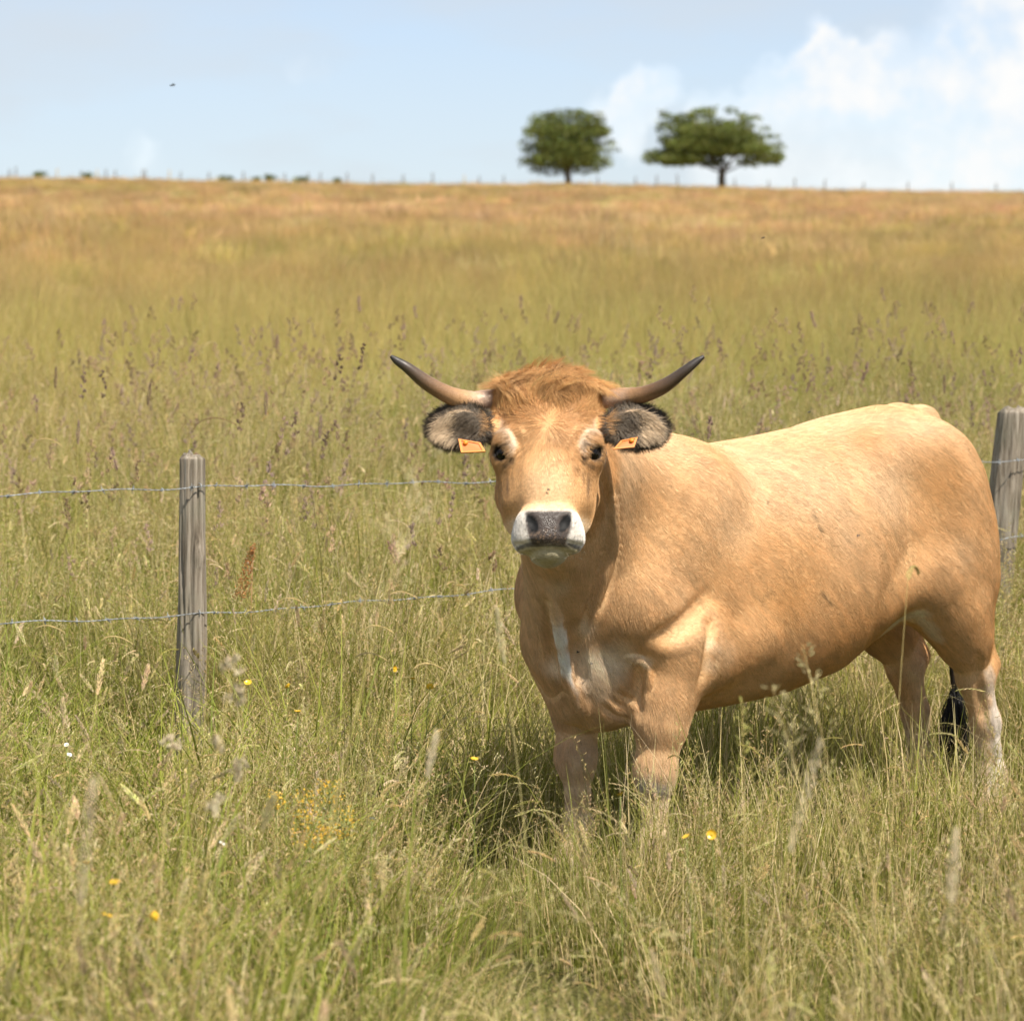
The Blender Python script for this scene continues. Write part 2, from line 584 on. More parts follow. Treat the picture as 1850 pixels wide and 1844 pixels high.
def cow_coat(V, S):
    """Colour of the coat at points V (cow coordinates)."""
    n = len(V)
    hd = V @ HMI[:3, :3].T + HMI[:3, 3]
    C = np.tile(np.array(TAN), (n, 1))

    def paint(c, w):
        C[:] = C + (np.array(c) - C) * np.clip(w, 0, 1)[:, None]

    def spot(px, py, r, c, a=1.0, hard=.5):
        p = S(px, py)
        if p is None: return
        d = np.sqrt(((V - p) ** 2).sum(1))
        paint(c, a * (1 - sstep(r * hard, r, d)))

    def strip(pts, rad, c, al, hard=.45):
        x = np.linspace(0, len(pts) - 1, 5 * len(pts))
        w = np.zeros(n)
        edge = (.009 * vnoise(V, 70, 77) + .010 * vnoise(V, 30, 78)) * min(1, max(rad) / .03)
        for q in x:
            p = S(*[np.interp(q, range(len(pts)), [v[i] for v in pts]) for i in (0, 1)])
            if p is None: continue
            r, a = np.interp(q, range(len(pts)), rad), np.interp(q, range(len(pts)), al)
            w = np.maximum(w, a * (1 - sstep(r * hard, r, np.sqrt(((V - p) ** 2).sum(1)) + edge)))
        paint(c, w)

    def dab(p, r, c, a=1.0, hard=.5):
        d = np.sqrt(((hd - np.array(p)) ** 2 / (np.array(r) ** 2)).sum(1))
        paint(c, a * (1 - sstep(hard, 1, d)))
    ishead = sstep(-.34, -.26, hd[:, 2]) * (np.abs(hd[:, 0]) < .36)
    body = 1 - ishead
    z = V[:, 2]
    big = vnoise(V, 4.5, 3)
    mid = vnoise(V * np.array([1, 1, .6]), 14, 5)
    paint(CREAM, body * np.clip(.46 * big + .14 * mid + .22 + .26 * sstep(.95, 1.25, z), 0, .8))
    paint(GOLD, body * np.clip(.55 * sstep(.98, .66, z) * sstep(.50, .60, z) * sstep(.5, .2, V[:, 0]) + .10 * mid, 0, .6))  # darker lower flank: part coat, part shading put into the colour
    paint(RUST, body * .28 * sstep(.80, .60, z) * sstep(.40, .15, V[:, 0]) * sstep(-.40, -.2, V[:, 0]))
    spot(1700, 860, .17, GOLD, .55, .2); spot(1560, 790, .12, GOLD, .30, .2)
    spot(1470, 880, .14, CREAM, .45, .1); spot(1600, 900, .12, CREAM, .5, .2); spot(1530, 960, .10, CREAM, .35, .1)
    spot(1320, 960, .12, CREAM, .35, .1); spot(1740, 1000, .10, CREAM, .3, .1); spot(1420, 1090, .16, GOLD, .45, .1)  # cream patch on the thigh paints in a highlight
    # inner sides, legs, flank fold, belly front
    paint(BUFF, sstep(.42, .26, z) * .65)
    inner = sstep(.13, .06, np.abs(V[:, 1])) * sstep(.62, .48, z) * sstep(.2, .0, V[:, 0])
    paint(BUFF, inner * .8)
    fin = sstep(.165, .11, np.abs(V[:, 1])) * sstep(.62, .40, z) * sstep(.5, .6, V[:, 0])
    paint(BUFF, fin * .45)
    strip([(1590, 1150), (1625, 1118), (1655, 1108), (1690, 1150)], [.035, .05, .05, .04], BUFF, [.6, 1, 1, .7], .2)
    strip([(1788, 1215), (1797, 1270), (1803, 1320), (1804, 1370), (1800, 1420)], [.03, .045, .045, .045, .045], WHITE, [.5, .8, .8, .8, .8], .2)
    for px, py in ((1280, 1165), (1281, 1200)): spot(px, py, .035, CREAM, .9, .1)
    spot(1310, 1180, .08, CREAM, .6, .1); spot(1160, 1422, .06, CREAM, .9, .2); strip([(1140, 1418), (1175, 1418), (1205, 1424)], [.03, .038, .03], WHITE, [.7, .9, .6], .2)
    spot(1055, 1400, .055, CREAM, .9, .2); spot(1050, 1445, .055, CREAM, .9, .2)
    # chest: greyish shade painted over the fawn, then a pale blaze
    paint(GREY_FAWN, .35 * sstep(.72, .9, V[:, 0]) * body * sstep(.45, .6, z))
    for px, py, r, a in ((1070, 1195, .095, .95), (1105, 1200, .09, .9), (1085, 1245, .07, .6), (1000, 1200, .05, .6), (1140, 1190, .045, .6), (1165, 1195, .035, .7), (1060, 1230, .05, .6), (1120, 1170, .06, .6), (1010, 1060, .05, .5), (1055, 1130, .05, .5)): spot(px, py, r, BUFF, a, .1)
    strip([(1002, 1120), (1010, 1140), (1014, 1160), (1020, 1190), (1030, 1228), (1042, 1265)], [.020, .030, .036, .030, .017, .013], (.84, .79, .72), [.2, .8, 1, 1, .9, .5], .3)
    strip([(990, 1040), (1000, 1090), (1004, 1120)], [.02, .02, .018], CREAM, [.4, .6, .6], .2)
    for px, py in ((1120, 1290), (1090, 1300), (1140, 1290)): spot(px, py, .04, RUST, .25, .1)
    # scuffs and dried dirt, plus a streak of shading painted in the same colour
    DIRT_SHADE = (.16, .095, .045)
    for pts, r, a in (([(1468, 922), (1476, 945), (1482, 962)], .008, .7), ([(1484, 1070), (1492, 1080), (1500, 1090)], .008, .6), ([(1376, 1082), (1392, 1066)], .010, .35), ([(1468, 932), (1470, 938)], .010, .5),
                      ([(1640, 1010), (1646, 1040)], .006, .4), ([(1560, 1060), (1572, 1078)], .007, .35), ([(1345, 905), (1350, 925)], .006, .3), ([(1790, 1300), (1796, 1360)], .016, .35)):
        strip(pts, [r] * len(pts), DIRT_SHADE, [a] * len(pts), .2)
    # pinkish shade of the far shoulder, painted into the coat
    paint(SHADE_PINK, .25 * sstep(-.10, -.2, V[:, 1]) * sstep(.6, .75, V[:, 0]) * body)
    # hooves
    paint((.06, .05, .04), sstep(.065, .045, z))
    # ---- head
    h = ishead
    au = np.abs(hd[:, 0])
    paint((.66, .385, .175), h * .75)
    paint(ORANGE, h * .8 * sstep(.02, .17, hd[:, 1]) * sstep(-.09, -.05, hd[:, 2] + .02))
    paint(CREAM, h * .40 * sstep(.0, -.10, hd[:, 1]) * sstep(.085, .03, au))
    paint((.42, .225, .09), h * .55 * sstep(.080, .115, au) * sstep(.0, -.05, hd[:, 1]))  # brown shading below the eyes, painted onto the cheeks
    paint(CREAM, h * .9 * sstep(-.145, -.175, hd[:, 1] + .1 * au))
    paint(WHITE, h * sstep(-.172, -.185, hd[:, 1] + .12 * au * 0) * sstep(-.09, -.06, hd[:, 2]))
    for s in (1, -1):
        dab((s * .104, .046, -.02), (.026, .046, .05), (.66, .57, .46), .65, .15)
        dab((s * .091, .014, -.005), (.016, .036, .05), (.66, .57, .46), .7, .15)
        dab((s * .118, .078, -.03), (.018, .038, .05), (.66, .57, .46), .55, .15)
        
        # dark rim of the lids, tear marks, painted shade in the inner corner crease
        dab((s * .121, .001, -.030), (.0285, .0275, .032), (.025, .021, .019), 1.0, .80)
        dab((s * .094, -.024, -.010), (.010, .020, .03), (.06, .045, .035), .85, .2)
        dab((s * .112, .014, -.010), (.022, .007, .03), (.06, .05, .045), .7, .3)
        dab((s * .110, -.035, -.03), (.016, .012, .03), (.06, .045, .035), .6, .2)
        dab((s * .107, -.085, -.045), (.008, .060, .03), (.12, .075, .045), .75, .15)
        dab((s * .094, -.070, -.035), (.005, .038, .03), (.16, .09, .045), .6, .15)
        dab((s * .116, -.075, -.06), (.004, .05, .03), (.20, .12, .06), .6, .15)
        dab((s * .075, -.06, .0), (.02, .03, .03), (.33, .17, .07), .5, .2)
    # nose pad
    pad = sstep(.070, .062, au - .10 * np.clip(hd[:, 1] + .24, -.1, .1)) * sstep(-.178, -.187, hd[:, 1]) * sstep(-.275, -.268, hd[:, 1]) * sstep(-.02, .0, hd[:, 2])
    pad = pad * sstep(.066, .056, au + .35 * np.clip(-.225 - hd[:, 1], 0, 1))
    paint((.080, .064, .057), pad)
    paint((.30, .20, .13), pad * sstep(.25, .6, vnoise(hd, 330, 61)) * sstep(-.215, -.255, hd[:, 1]) * .8)
    paint((.10, .085, .075), h * sstep(.45, .7, vnoise(hd, 420, 62)) * sstep(-.178, -.186, hd[:, 1]) * sstep(-.268, -.25, hd[:, 1]) * .7)
    paint((.005, .0045, .0045), sstep(1.0, .8, np.sqrt(((au - .043 + .35 * (-.217 - hd[:, 1])) / .0165) ** 2 + ((hd[:, 1] + .217) / .028) ** 2)) * (hd[:, 2] > -.02))
    # lips and chin, the chin's shadow painted into its colour
    paint((.42, .36, .20), h * sstep(-.266, -.274, hd[:, 1]) * sstep(-.12, -.07, hd[:, 2]) * .8)
    paint((.05, .04, .03), h * sstep(.0065, .004, np.abs(hd[:, 1] + .269)) * sstep(.10, .085, au) * sstep(-.05, -.02, hd[:, 2]) * .8)
    dab((0, -.318, -.03), (.05, .012, .05), (.20, .12, .06), .7, .3)
    # ears
    for s in (1, -1):
        rr = np.sqrt(((s * hd[:, 0] - .238) / .090) ** 2 + ((hd[:, 1] - .079) / .060) ** 2)
        e = sstep(.150, .185, s * hd[:, 0]) * h * (hd[:, 1] > -.02) * sstep(1.45, 1.2, rr) * (hd[:, 2] > -.16)
        paint(GREY_FAWN, e)
        paint(BLACK, e * np.maximum(sstep(.70, .92, rr), .85 * sstep(.235, .19, s * hd[:, 0])))
    # tail switch end
    paint((.05, .04, .035), sstep(.68, .56, z) * sstep(-.775, -.795, V[:, 0]) * sstep(.07, .05, np.abs(V[:, 1] + .02)))
    return C


def coat_material():
    m = Nodes("coat")
    a = m.attr('coat')
    tc = m.n('ShaderNodeTexCoord')
    mp = m.n('ShaderNodeMapping')
    mp.inputs['Rotation'].default_value = (0, math.radians(-40), 0)
    mp.inputs['Scale'].default_value = (40, 120, 160)
    m.l(tc.outputs['Object'], mp.inputs[0])
    nz = m.n('ShaderNodeTexNoise', Scale=1.0, Detail=3.0)
    m.l(mp.outputs[0], nz.inputs['Vector'])
    r = m.ramp(nz.outputs[0], [(.3, (.74, .70, .66)), (.7, (1.12, 1.12, 1.12))])
    m.l(m.mix(1.0, a.outputs['Color'], r, 'MULTIPLY'), m.bsdf.inputs['Base Color'])
    m.bsdf.inputs['Roughness'].default_value = .62
    m.bsdf.inputs['Specular IOR Level'].default_value = .3
    gl = m.attr('wet')
    mr = m.n('ShaderNodeMapRange')
    mr.inputs[3].default_value = .65; mr.inputs[4].default_value = .24
    m.l(gl.outputs['Fac'], mr.inputs[0]); m.l(mr.outputs[0], m.bsdf.inputs['Roughness'])
    b = m.n('ShaderNodeBump', Strength=.25, Distance=.003)
    m.l(nz.outputs[0], b.inputs['Height'])
    vo = m.n('ShaderNodeTexVoronoi', Scale=330.0)                # pebbled, wet nose
    m.l(tc.outputs['Object'], vo.inputs['Vector'])
    hm = m.n('ShaderNodeMath', operation='MULTIPLY'); m.l(vo.outputs['Distance'], hm.inputs[0]); m.l(gl.outputs['Fac'], hm.inputs[1])
    b2 = m.n('ShaderNodeBump', Strength=.55, Distance=.0025)
    m.l(hm.outputs[0], b2.inputs['Height']); m.l(b.outputs[0], b2.inputs['Normal'])
    m.l(b2.outputs[0], m.bsdf.inputs['Normal'])
    return m.mat


def hair_material(name, rough=.45):
    m = Nodes(name)
    a = m.attr('coat')
    m.l(a.outputs['Color'], m.bsdf.inputs['Base Color'])
    m.bsdf.inputs['Roughness'].default_value = rough
    m.bsdf.inputs['Specular IOR Level'].default_value = .35
    return m.mat


def hair_object(name, pts, radius, colors, mat, parent):
    """pts: (strands, points, 3)"""
    n, k = pts.shape[:2]
    c = bpy.data.hair_curves.new(name)
    c.add_curves([k] * n)
    c.attributes['position'].data.foreach_set('vector', pts.astype(np.float32).ravel())
    ra = c.attributes.new('radius', 'FLOAT', 'POINT')
    taper = np.linspace(1, .25, k)
    ra.data.foreach_set('value', (np.broadcast_to(np.asarray(radius).reshape(-1, 1), (n, 1)) * taper[None]).astype(np.float32).ravel())
    ca = c.attributes.new('coat', 'FLOAT_COLOR', 'CURVE')
    ca.data.foreach_set('color', np.concatenate([colors, np.ones((n, 1))], 1).astype(np.float32).ravel())
    c.materials.append(mat)
    return link(name, c, parent)


def sample_mesh(V, Q, NV, count, weight=None):
    """Random points on quads: position, normal."""
    T = np.concatenate([Q[:, [0, 1, 2]], Q[:, [0, 2, 3]]])
    A = V[T]
    ar = .5 * np.linalg.norm(np.cross(A[:, 1] - A[:, 0], A[:, 2] - A[:, 0]), axis=1)
    if weight is not None: ar = ar * weight[T].mean(1)
    cum = np.cumsum(ar)
    i = np.searchsorted(cum, RNG.random(count) * cum[-1])
    i = np.minimum(i, len(T) - 1)
    r1, r2 = np.sqrt(RNG.random(count)), RNG.random(count)
    b = np.stack([1 - r1, r1 * (1 - r2), r1 * r2], 1)[..., None]
    P = (V[T[i]] * b).sum(1)
    N = (NV[T[i]] * b).sum(1)
    return P, N / np.linalg.norm(N, axis=1, keepdims=True)


def strands(P, N, D, length, lift, k=4, curl=None):
    """Strands rooted at P leaving along D, raised off the surface by lift."""
    D = D - (D * N).sum(1, keepdims=True) * N
    D /= np.linalg.norm(D, axis=1, keepdims=True) + 1e-9
    t = np.linspace(0, 1, k)
    out = []
    for q in t:
        out.append(P + D * (length * q)[:, None] + N * (length * (lift * q - .55 * lift * q * q))[:, None] + (curl * (length * q * q)[:, None] if curl is not None else 0))
    return np.stack(out, 1)


def build_cow(h=0.006, fur=True):
    f = cow_field(h)
    cow_details(f)
    global COW_SURFACE
    S = COW_SURFACE = Surf(f)
    V, Q = f.mesh()
    hd = V @ HMI[:3, :3].T + HMI[:3, 3]
    m = bpy.data.meshes.new("body")
    m.vertices.add(len(V)); m.vertices.foreach_set('co', V.astype(np.float32).ravel())
    m.loops.add(Q.size); m.loops.foreach_set('vertex_index', Q.astype(np.int32).ravel())
    m.polygons.add(len(Q)); m.polygons.foreach_set('loop_start', np.arange(0, Q.size, 4, dtype=np.int32))
    m.polygons.foreach_set('use_smooth', np.ones(len(Q), bool))
    m.update(calc_edges=True)
    NV = np.empty(len(V) * 3, np.float32); m.vertices.foreach_get('normal', NV); NV = NV.reshape(-1, 3)
    C = cow_coat(V, S)
    wet = sstep(.070, .055, np.abs(hd[:, 0])) * sstep(-.178, -.19, hd[:, 1]) * sstep(-.275, -.268, hd[:, 1]) * sstep(-.02, .0, hd[:, 2])
    ca = m.attributes.new('coat', 'FLOAT_COLOR', 'POINT')
    ca.data.foreach_set('color', np.concatenate([C, np.ones((len(V), 1))], 1).astype(np.float32).ravel())
    wet = wet * (1 - sstep(1.3, 1.0, np.sqrt(((np.abs(hd[:, 0]) - .041) / .017) ** 2 + ((hd[:, 1] + .219) / .027) ** 2)))
    wa = m.attributes.new('wet', 'FLOAT', 'POINT')
    wa.data.foreach_set('value', wet.astype(np.float32))
    m.materials.append(coat_material())
    cow = link("cow", None)
    cow.location, cow.rotation_euler = COW_M, (0, 0, COW_ROT)
    tag(cow, "tan cow with upturned dark-tipped horns and orange ear tags facing the camera", "cow")
    link("body", m, cow)

    # ---- horns
    hm = Nodes("horn")
    a = hm.attr('coat')
    hn = hm.n('ShaderNodeTexNoise', Scale=60.0, Detail=4.0)
    hr = hm.ramp(hn.outputs[0], [(.3, (.7, .66, .62)), (.7, (1.1, 1.1, 1.1))])
    hm.l(hm.mix(1.0, a.outputs['Color'], hr, 'MULTIPLY'), hm.bsdf.inputs['Base Color'])
    hm.bsdf.inputs['Roughness'].default_value = .42
    hb = hm.n('ShaderNodeBump', Strength=.3, Distance=.002)
    hm.l(hn.outputs[0], hb.inputs['Height']); hm.l(hb.outputs[0], hm.bsdf.inputs['Normal'])
    horns = [([(905, 722), (880, 722), (850, 725), (812, 714), (772, 692), (737, 665), (717, 652), (706, 643)], [36, 37, 37, 33, 27, 20, 14, 6]),
             ([(1076, 720), (1098, 720), (1130, 718), (1165, 712), (1202, 696), (1237, 670), (1260, 652), (1272, 644)], [35, 36, 35, 31, 26, 19, 13, 6])]
    depth = [7.86, 7.85, 7.83, 7.80, 7.77, 7.75, 7.75, 7.75]
    for pts, wd in horns:
        key = np.array([COW_INV @ at(x, y, d) for (x, y), d in zip(pts, depth)])
        rad = np.array([w / 2 / F_PX * d for w, d in zip(wd, depth)])
        s0 = np.linspace(0, 1, len(key))
        ss = np.linspace(0, 1, 60)

        def cr(y):                                           # smooth curve through the keys
            out = []
            for q in ss:
                x = q * (len(key) - 1); i = min(int(x), len(key) - 2); t = x - i
                p0, p1, p2, p3 = y[max(i - 1, 0)], y[i], y[i + 1], y[min(i + 2, len(key) - 1)]
                out.append(.5 * ((2 * p1) + (p2 - p0) * t + (2 * p0 - 5 * p1 + 4 * p2 - p3) * t * t + (3 * p1 - p0 - 3 * p2 + p3) * t ** 3))
            return np.array(out)
        path, rr = cr(key), cr(rad)
        rr = rr * (1 + .022 * np.sin(ss * 150 + 5 * np.sin(ss * 9)) * sstep(.55, .3, ss) + .02 * np.sin(ss * 23 + pts[0][0]))
        v, fc = tube(path, rr, 24)
        hme = mesh_from("horn", v, fc, hm.mat)
        stops = np.array([0, .18, .36, .50, .64, .79, 1.0])
        cols = np.array([(.42, .24, .13), (.64, .46, .34), (.50, .29, .14), (.27, .155, .08), (.12, .08, .052), (.045, .036, .03), (.028, .024, .022)])
        if pts[0][0] > 990: cols = cols * np.array([(.9, .9, .9), (1, 1, 1), (.62, .60, .58), (.62, .6, .58), (.7, .7, .7), (1, 1, 1), (1, 1, 1)])
        cc = np.stack([np.interp(ss, stops, cols[:, i]) for i in range(3)], 1)
        cv = np.repeat(cc, 24, 0)
        at_ = hme.attributes.new('coat', 'FLOAT_COLOR', 'POINT')
        at_.data.foreach_set('color', np.concatenate([cv, np.ones((len(cv), 1))], 1).astype(np.float32).ravel())
        link("horn", hme, cow)

    # ---- eyes
    em = Nodes("eye")
    em.bsdf.inputs['Base Color'].default_value = (.005, .004, .0035, 1)
    em.bsdf.inputs['Specular IOR Level'].default_value = .3
    em.bsdf.inputs['Roughness'].default_value = .06
    import bmesh
    for s in (1, -1):
        bm = bmesh.new()
        bmesh.ops.create_uvsphere(bm, u_segments=24, v_segments=16, radius=.0232)
        em_ = bpy.data.meshes.new("eye"); bm.to_mesh(em_); bm.free()
        em_.polygons.foreach_set('use_smooth', [True] * len(em_.polygons))
        em_.materials.append(em.mat)
        link("eye", em_, cow, H(s * .1165, -.001, -.0345))

    # ---- ear tags: a moulded plate with a raised rim and a stud
    tm = Nodes("ear_tag_plastic")
    tm.bsdf.inputs['Base Color'].default_value = (.62, .155, .008, 1)
    tm.bsdf.inputs['Roughness'].default_value = .45
    ti = Nodes("ear_tag_rim_plastic")
    ti.bsdf.inputs['Base Color'].default_value = (.74, .24, .018, 1)
    ti.bsdf.inputs['Roughness'].default_value = .4
    for outline in ([(828, 793), (833, 818), (877, 816), (868, 800)], [(1152, 790), (1146, 808), (1108, 812), (1122, 796)]):
        zt = outline[0][1] + 2
        # the tag hangs tilted: its lower edge comes towards the camera
        pts = [COW_INV @ at(x, y, 7.705 - .0009 * max(0, y - zt)) for x, y in outline]
        nrm = (pts[1] - pts[0]).cross(pts[2] - pts[0]).normalized()
        if nrm.dot(Vector(VIEW)) < 0: nrm = -nrm
        cen = sum(pts, Vector()) / 4
        v = [p + nrm * o for o in (0, -.003) for p in pts]
        tgo = link("ear_tag", mesh_from("ear_tag", v, [(0, 1, 2, 3), (7, 6, 5, 4)] + [(i, i + 4, (i + 1) % 4 + 4, (i + 1) % 4) for i in range(4)], tm.mat, False), cow)
        inn = [cen + (p - cen) * .80 for p in pts]
        v = [p + nrm * .0025 for p in pts] + [p + nrm * .0025 for p in inn] + [p + nrm * .0003 for p in pts] + [p + nrm * .0003 for p in inn]
        fcs = []
        for i in range(4):
            j = (i + 1) % 4
            fcs += [(i, j, j + 4, i + 4), (i + 4, j + 4, j + 12, i + 12), (i, i + 8, j + 8, j)]
        link("rim", mesh_from("rim", v, fcs, ti.mat, False), tgo)
        v, fc = tube([cen + (pts[0] - cen) * .45 + nrm * .0005, cen + (pts[0] - cen) * .45 + nrm * .006], [.007, .006], 12)
        link("stud", mesh_from("stud", v, fc, ti.mat), tgo)
    if not fur: return cow

    # ---- short coat
    fm = hair_material("fur")
    bare = sstep(.070, .055, np.abs(hd[:, 0])) * sstep(-.178, -.19, hd[:, 1]) * sstep(-.275, -.268, hd[:, 1]) * sstep(-.02, .0, hd[:, 2]) + (sstep(.0, .04, -V[:, 2] + .06))
    for s in (1, -1):
        bare = bare + sstep(.026, .020, np.sqrt(((hd - np.array([s * .120, 0, -.034])) ** 2).sum(1)))
        bare = bare + sstep(.16, .18, s * hd[:, 0]) * (hd[:, 2] > -.20) * (hd[:, 1] > 0)
    bare = bare + sstep(.007, .004, np.abs(hd[:, 1] + .269)) * (hd[:, 2] > -.05)
    vis = .35 + .65 * sstep(-.35, .1, NV @ VIEW)
    P, N = sample_mesh(V, Q, NV, 640000, np.clip(1 - bare, 0, 1) * vis)
    ph = P @ HMI[:3, :3].T + HMI[:3, 3]
    Cs = cow_coat(P, S)
    n = len(P)
    D = np.tile(np.array((-.70, 0, -.72)), (n, 1))
    leg = sstep(.62, .48, P[:, 2])[:, None]
    D = D * (1 - leg) + np.array((-.15, 0, -1.0)) * leg
    fr = (sstep(.65, .9, P[:, 0]) * sstep(1.3, 1.1, P[:, 0]))[:, None]
    D = D * (1 - fr) + np.array((-.45, 0, -.9)) * fr
    # face: the hair runs out from a whorl between the eyes
    wh = np.array((0, .068, 0.0))
    fd = ph - wh
    fd[:, 2] *= .3
    fd = fd / (np.linalg.norm(fd, axis=1, keepdims=True) + 1e-6)
    fdl = fd @ HM[:3, :3].T
    isf = (sstep(-.24, -.16, ph[:, 2]) * (np.abs(ph[:, 0]) < .2) * (ph[:, 1] > -.34))[:, None]
    D = D * (1 - isf) + fdl * isf
    D = D + .16 * np.stack([vnoise(P, 5, q) for q in (1, 2, 3)], 1) + RNG.normal(0, .05, (n, 3))
    ln = .019 * (1 + .25 * vnoise(P, 9, 8)) * RNG.uniform(.7, 1.3, n)
    ln = ln * (1 - .62 * isf[:, 0] * sstep(.02, -.12, ph[:, 1]))
    ln = ln * (1 + .7 * isf[:, 0] * sstep(.0, .12, ph[:, 1]))
    lift = RNG.uniform(.05, .17, n)
    pts = strands(P, N, D, ln, lift, 4)
    fl = P @ np.array([[.70, 0, .72], [0, 1, 0], [-.72, 0, .70]])          # along, across and square to the lie of the coat
    jit = RNG.normal(1, .05, (n, 1)) * np.where(RNG.random((n, 1)) < .14, .66, 1.03) * (1 + .16 * vnoise(fl * np.array([.72, 1, .16]), 90, 4) + .10 * vnoise(fl * np.array([.9, 1, .2]), 38, 14))[:, None]
    hair_object("fur", pts, np.full(n, .00030), np.clip(Cs * jit * 1.06, 0.004, .9), fm, cow)

    # ---- tousled poll
    w = sstep(.085, .14, hd[:, 1]) * sstep(-.21, -.16, hd[:, 2]) * (np.abs(hd[:, 0]) < .148)
    P, N = sample_mesh(V, Q, NV, 10000, w)
    ph = P @ HMI[:3, :3].T + HMI[:3, 3]
    n = len(P)
    d = np.stack([ph[:, 0] * 2.6, .22 + 0 * ph[:, 0], .12 + .10 * RNG.random(n)], 1)
    cl = np.stack([vnoise(ph * np.array([1, 1, .4]), 34, q) for q in (21, 22, 23)], 1)
    d = d / np.linalg.norm(d, axis=1, keepdims=True) + cl * np.array([1.1, .5, .7])
    dl = d @ HM[:3, :3].T
    ln = (.022 + .042 * sstep(.10, .20, ph[:, 1])) * (1 - .45 * sstep(.10, .148, np.abs(ph[:, 0]))) * RNG.uniform(.6, 1.25, n) * (1 + .3 * cl[:, 0])
    curl = (np.stack([vnoise(ph, 26, 31) * 1.0, -.25 + .3 * vnoise(ph, 26, 32), .35 + .3 * vnoise(ph, 26, 33)], 1)) @ HM[:3, :3].T
    pts = strands(P, N, dl, ln, np.full(n, .75), 6, curl * .55)
    cc = np.array((.66, .37, .15))[None] * (RNG.normal(1.0, .16, (n, 1)) + .3 * cl[:, :1])
    dk = sstep(.2, .7, vnoise(ph, 30, 41))[:, None] * sstep(.06, .0, np.abs(ph[:, 0] - .005))[:, None]
    cc = cc * (1 - .65 * dk)
    hair_object("poll_tuft", pts, np.full(n, .00045), np.clip(cc, .01, .8), fm, cow)

    # ---- ears
    for s in (1, -1):
        w = sstep(.150, .175, s * hd[:, 0]) * (hd[:, 2] > -.2) * (hd[:, 1] > -.02)
        P, N = sample_mesh(V, Q, NV, 7000, w)
        ph = P @ HMI[:3, :3].T + HMI[:3, 3]
        n = len(P)
        x = (s * ph[:, 0] - .238) / .090
        y = (ph[:, 1] - .079) / .060
        rr = np.sqrt(x * x + y * y)
        front = ((N @ HM[:3, :3])[:, 2] > .1)
        inner = front & (rr < .70)
        d = np.where(inner[:, None], np.stack([s * (.75 + 0 * x), -.55 - .25 * x, .35 + 0 * x], 1), np.stack([s * (x + .25), y, 0 * x], 1))
        d = d + RNG.normal(0, .18, (n, 3)) + .55 * np.stack([vnoise(ph, 55, q) for q in (51, 52, 53)], 1)
        dl = d @ HM[:3, :3].T
        ln = np.where(inner, .034 * sstep(.95, .5, rr) + .010, np.where(rr > .72, .026, .012)) * RNG.uniform(.6, 1.2, n)
        pts = strands(P, N, dl, ln, np.where(inner, .62, .3), 5)
        blk = np.maximum(sstep(.62, .78, rr), .92 * sstep(.12, -.25, x))
        blk = np.clip(blk + .55 * vnoise(ph, 75, 54) * (blk < .8) - .1, 0, 1)
        cc = np.array((.54, .40, .255))[None] * RNG.normal(1, .2, (n, 1)) * (1 - blk[:, None]) + np.array((.034, .026, .020))[None] * blk[:, None]
        hair_object("ear_fur", pts, np.full(n, .0007), np.clip(cc, .008, .8), fm, cow)
    # ---- eyelashes
    R = []
    for s in (1, -1):
        for i in range(46):
            t = i / 45
            p = H(s * (.106 + .026 * t), .014 - .006 * (2 * t - 1) ** 2 - .012 * t, -.020 - .026 * t)
            e = H(s * (.108 + .040 * t + RNG.normal(0, .002)), .006 - .022 * t + RNG.normal(0, .002), -.004 - .020 * t)
            mid_ = (p + e) / 2 + (H(0, .005, .004) - H(0, 0, 0))
            R.append([p, mid_, e])
    R = np.array(R)
    hair_object("eyelashes", R, np.full(len(R), .0006), np.tile((.02, .016, .014), (len(R), 1)), fm, cow)
    # ---- whiskers
    R = []
    for i in range(40):
        s = 1 if i % 2 else -1
        p = H(s * RNG.uniform(.030, .088), RNG.uniform(-.262, -.235) if i % 3 else RNG.uniform(-.305, -.285), .012)
        e = p + (H(s * RNG.uniform(.2, .7), RNG.uniform(-.7, .1), RNG.uniform(.3, .9)) - H(0, 0, 0)) * RNG.uniform(.018, .04)
        R.append([p, (p + e) / 2 + (H(0, .003, .002) - H(0, 0, 0)), e])
    R = np.array(R)
    hair_object("whiskers", R, np.full(len(R), .00028), np.tile((.40, .34, .27), (len(R), 1)), fm, cow)
    # ---- black switch of the tail
    n = 1800
    p0 = np.array((-.83, -.02, .44)) + RNG.normal(0, .006, (n, 3)) - np.array((0, 0, 1)) * RNG.uniform(0, .10, (n, 1))
    ln = RNG.uniform(.12, .24, n)
    t = np.linspace(0, 1, 6)
    sp = RNG.normal(0, .018, (n, 2))
    pts = np.stack([p0 + np.stack([sp[:, 0] * np.sin(q * 2.4), sp[:, 1] * np.sin(q * 2.4), -ln * q], 1) for q in t], 1)
    hair_object("tail_switch", pts, np.full(n, .0012), np.tile((.012, .011, .011), (n, 1)), fm, cow)
    return cow


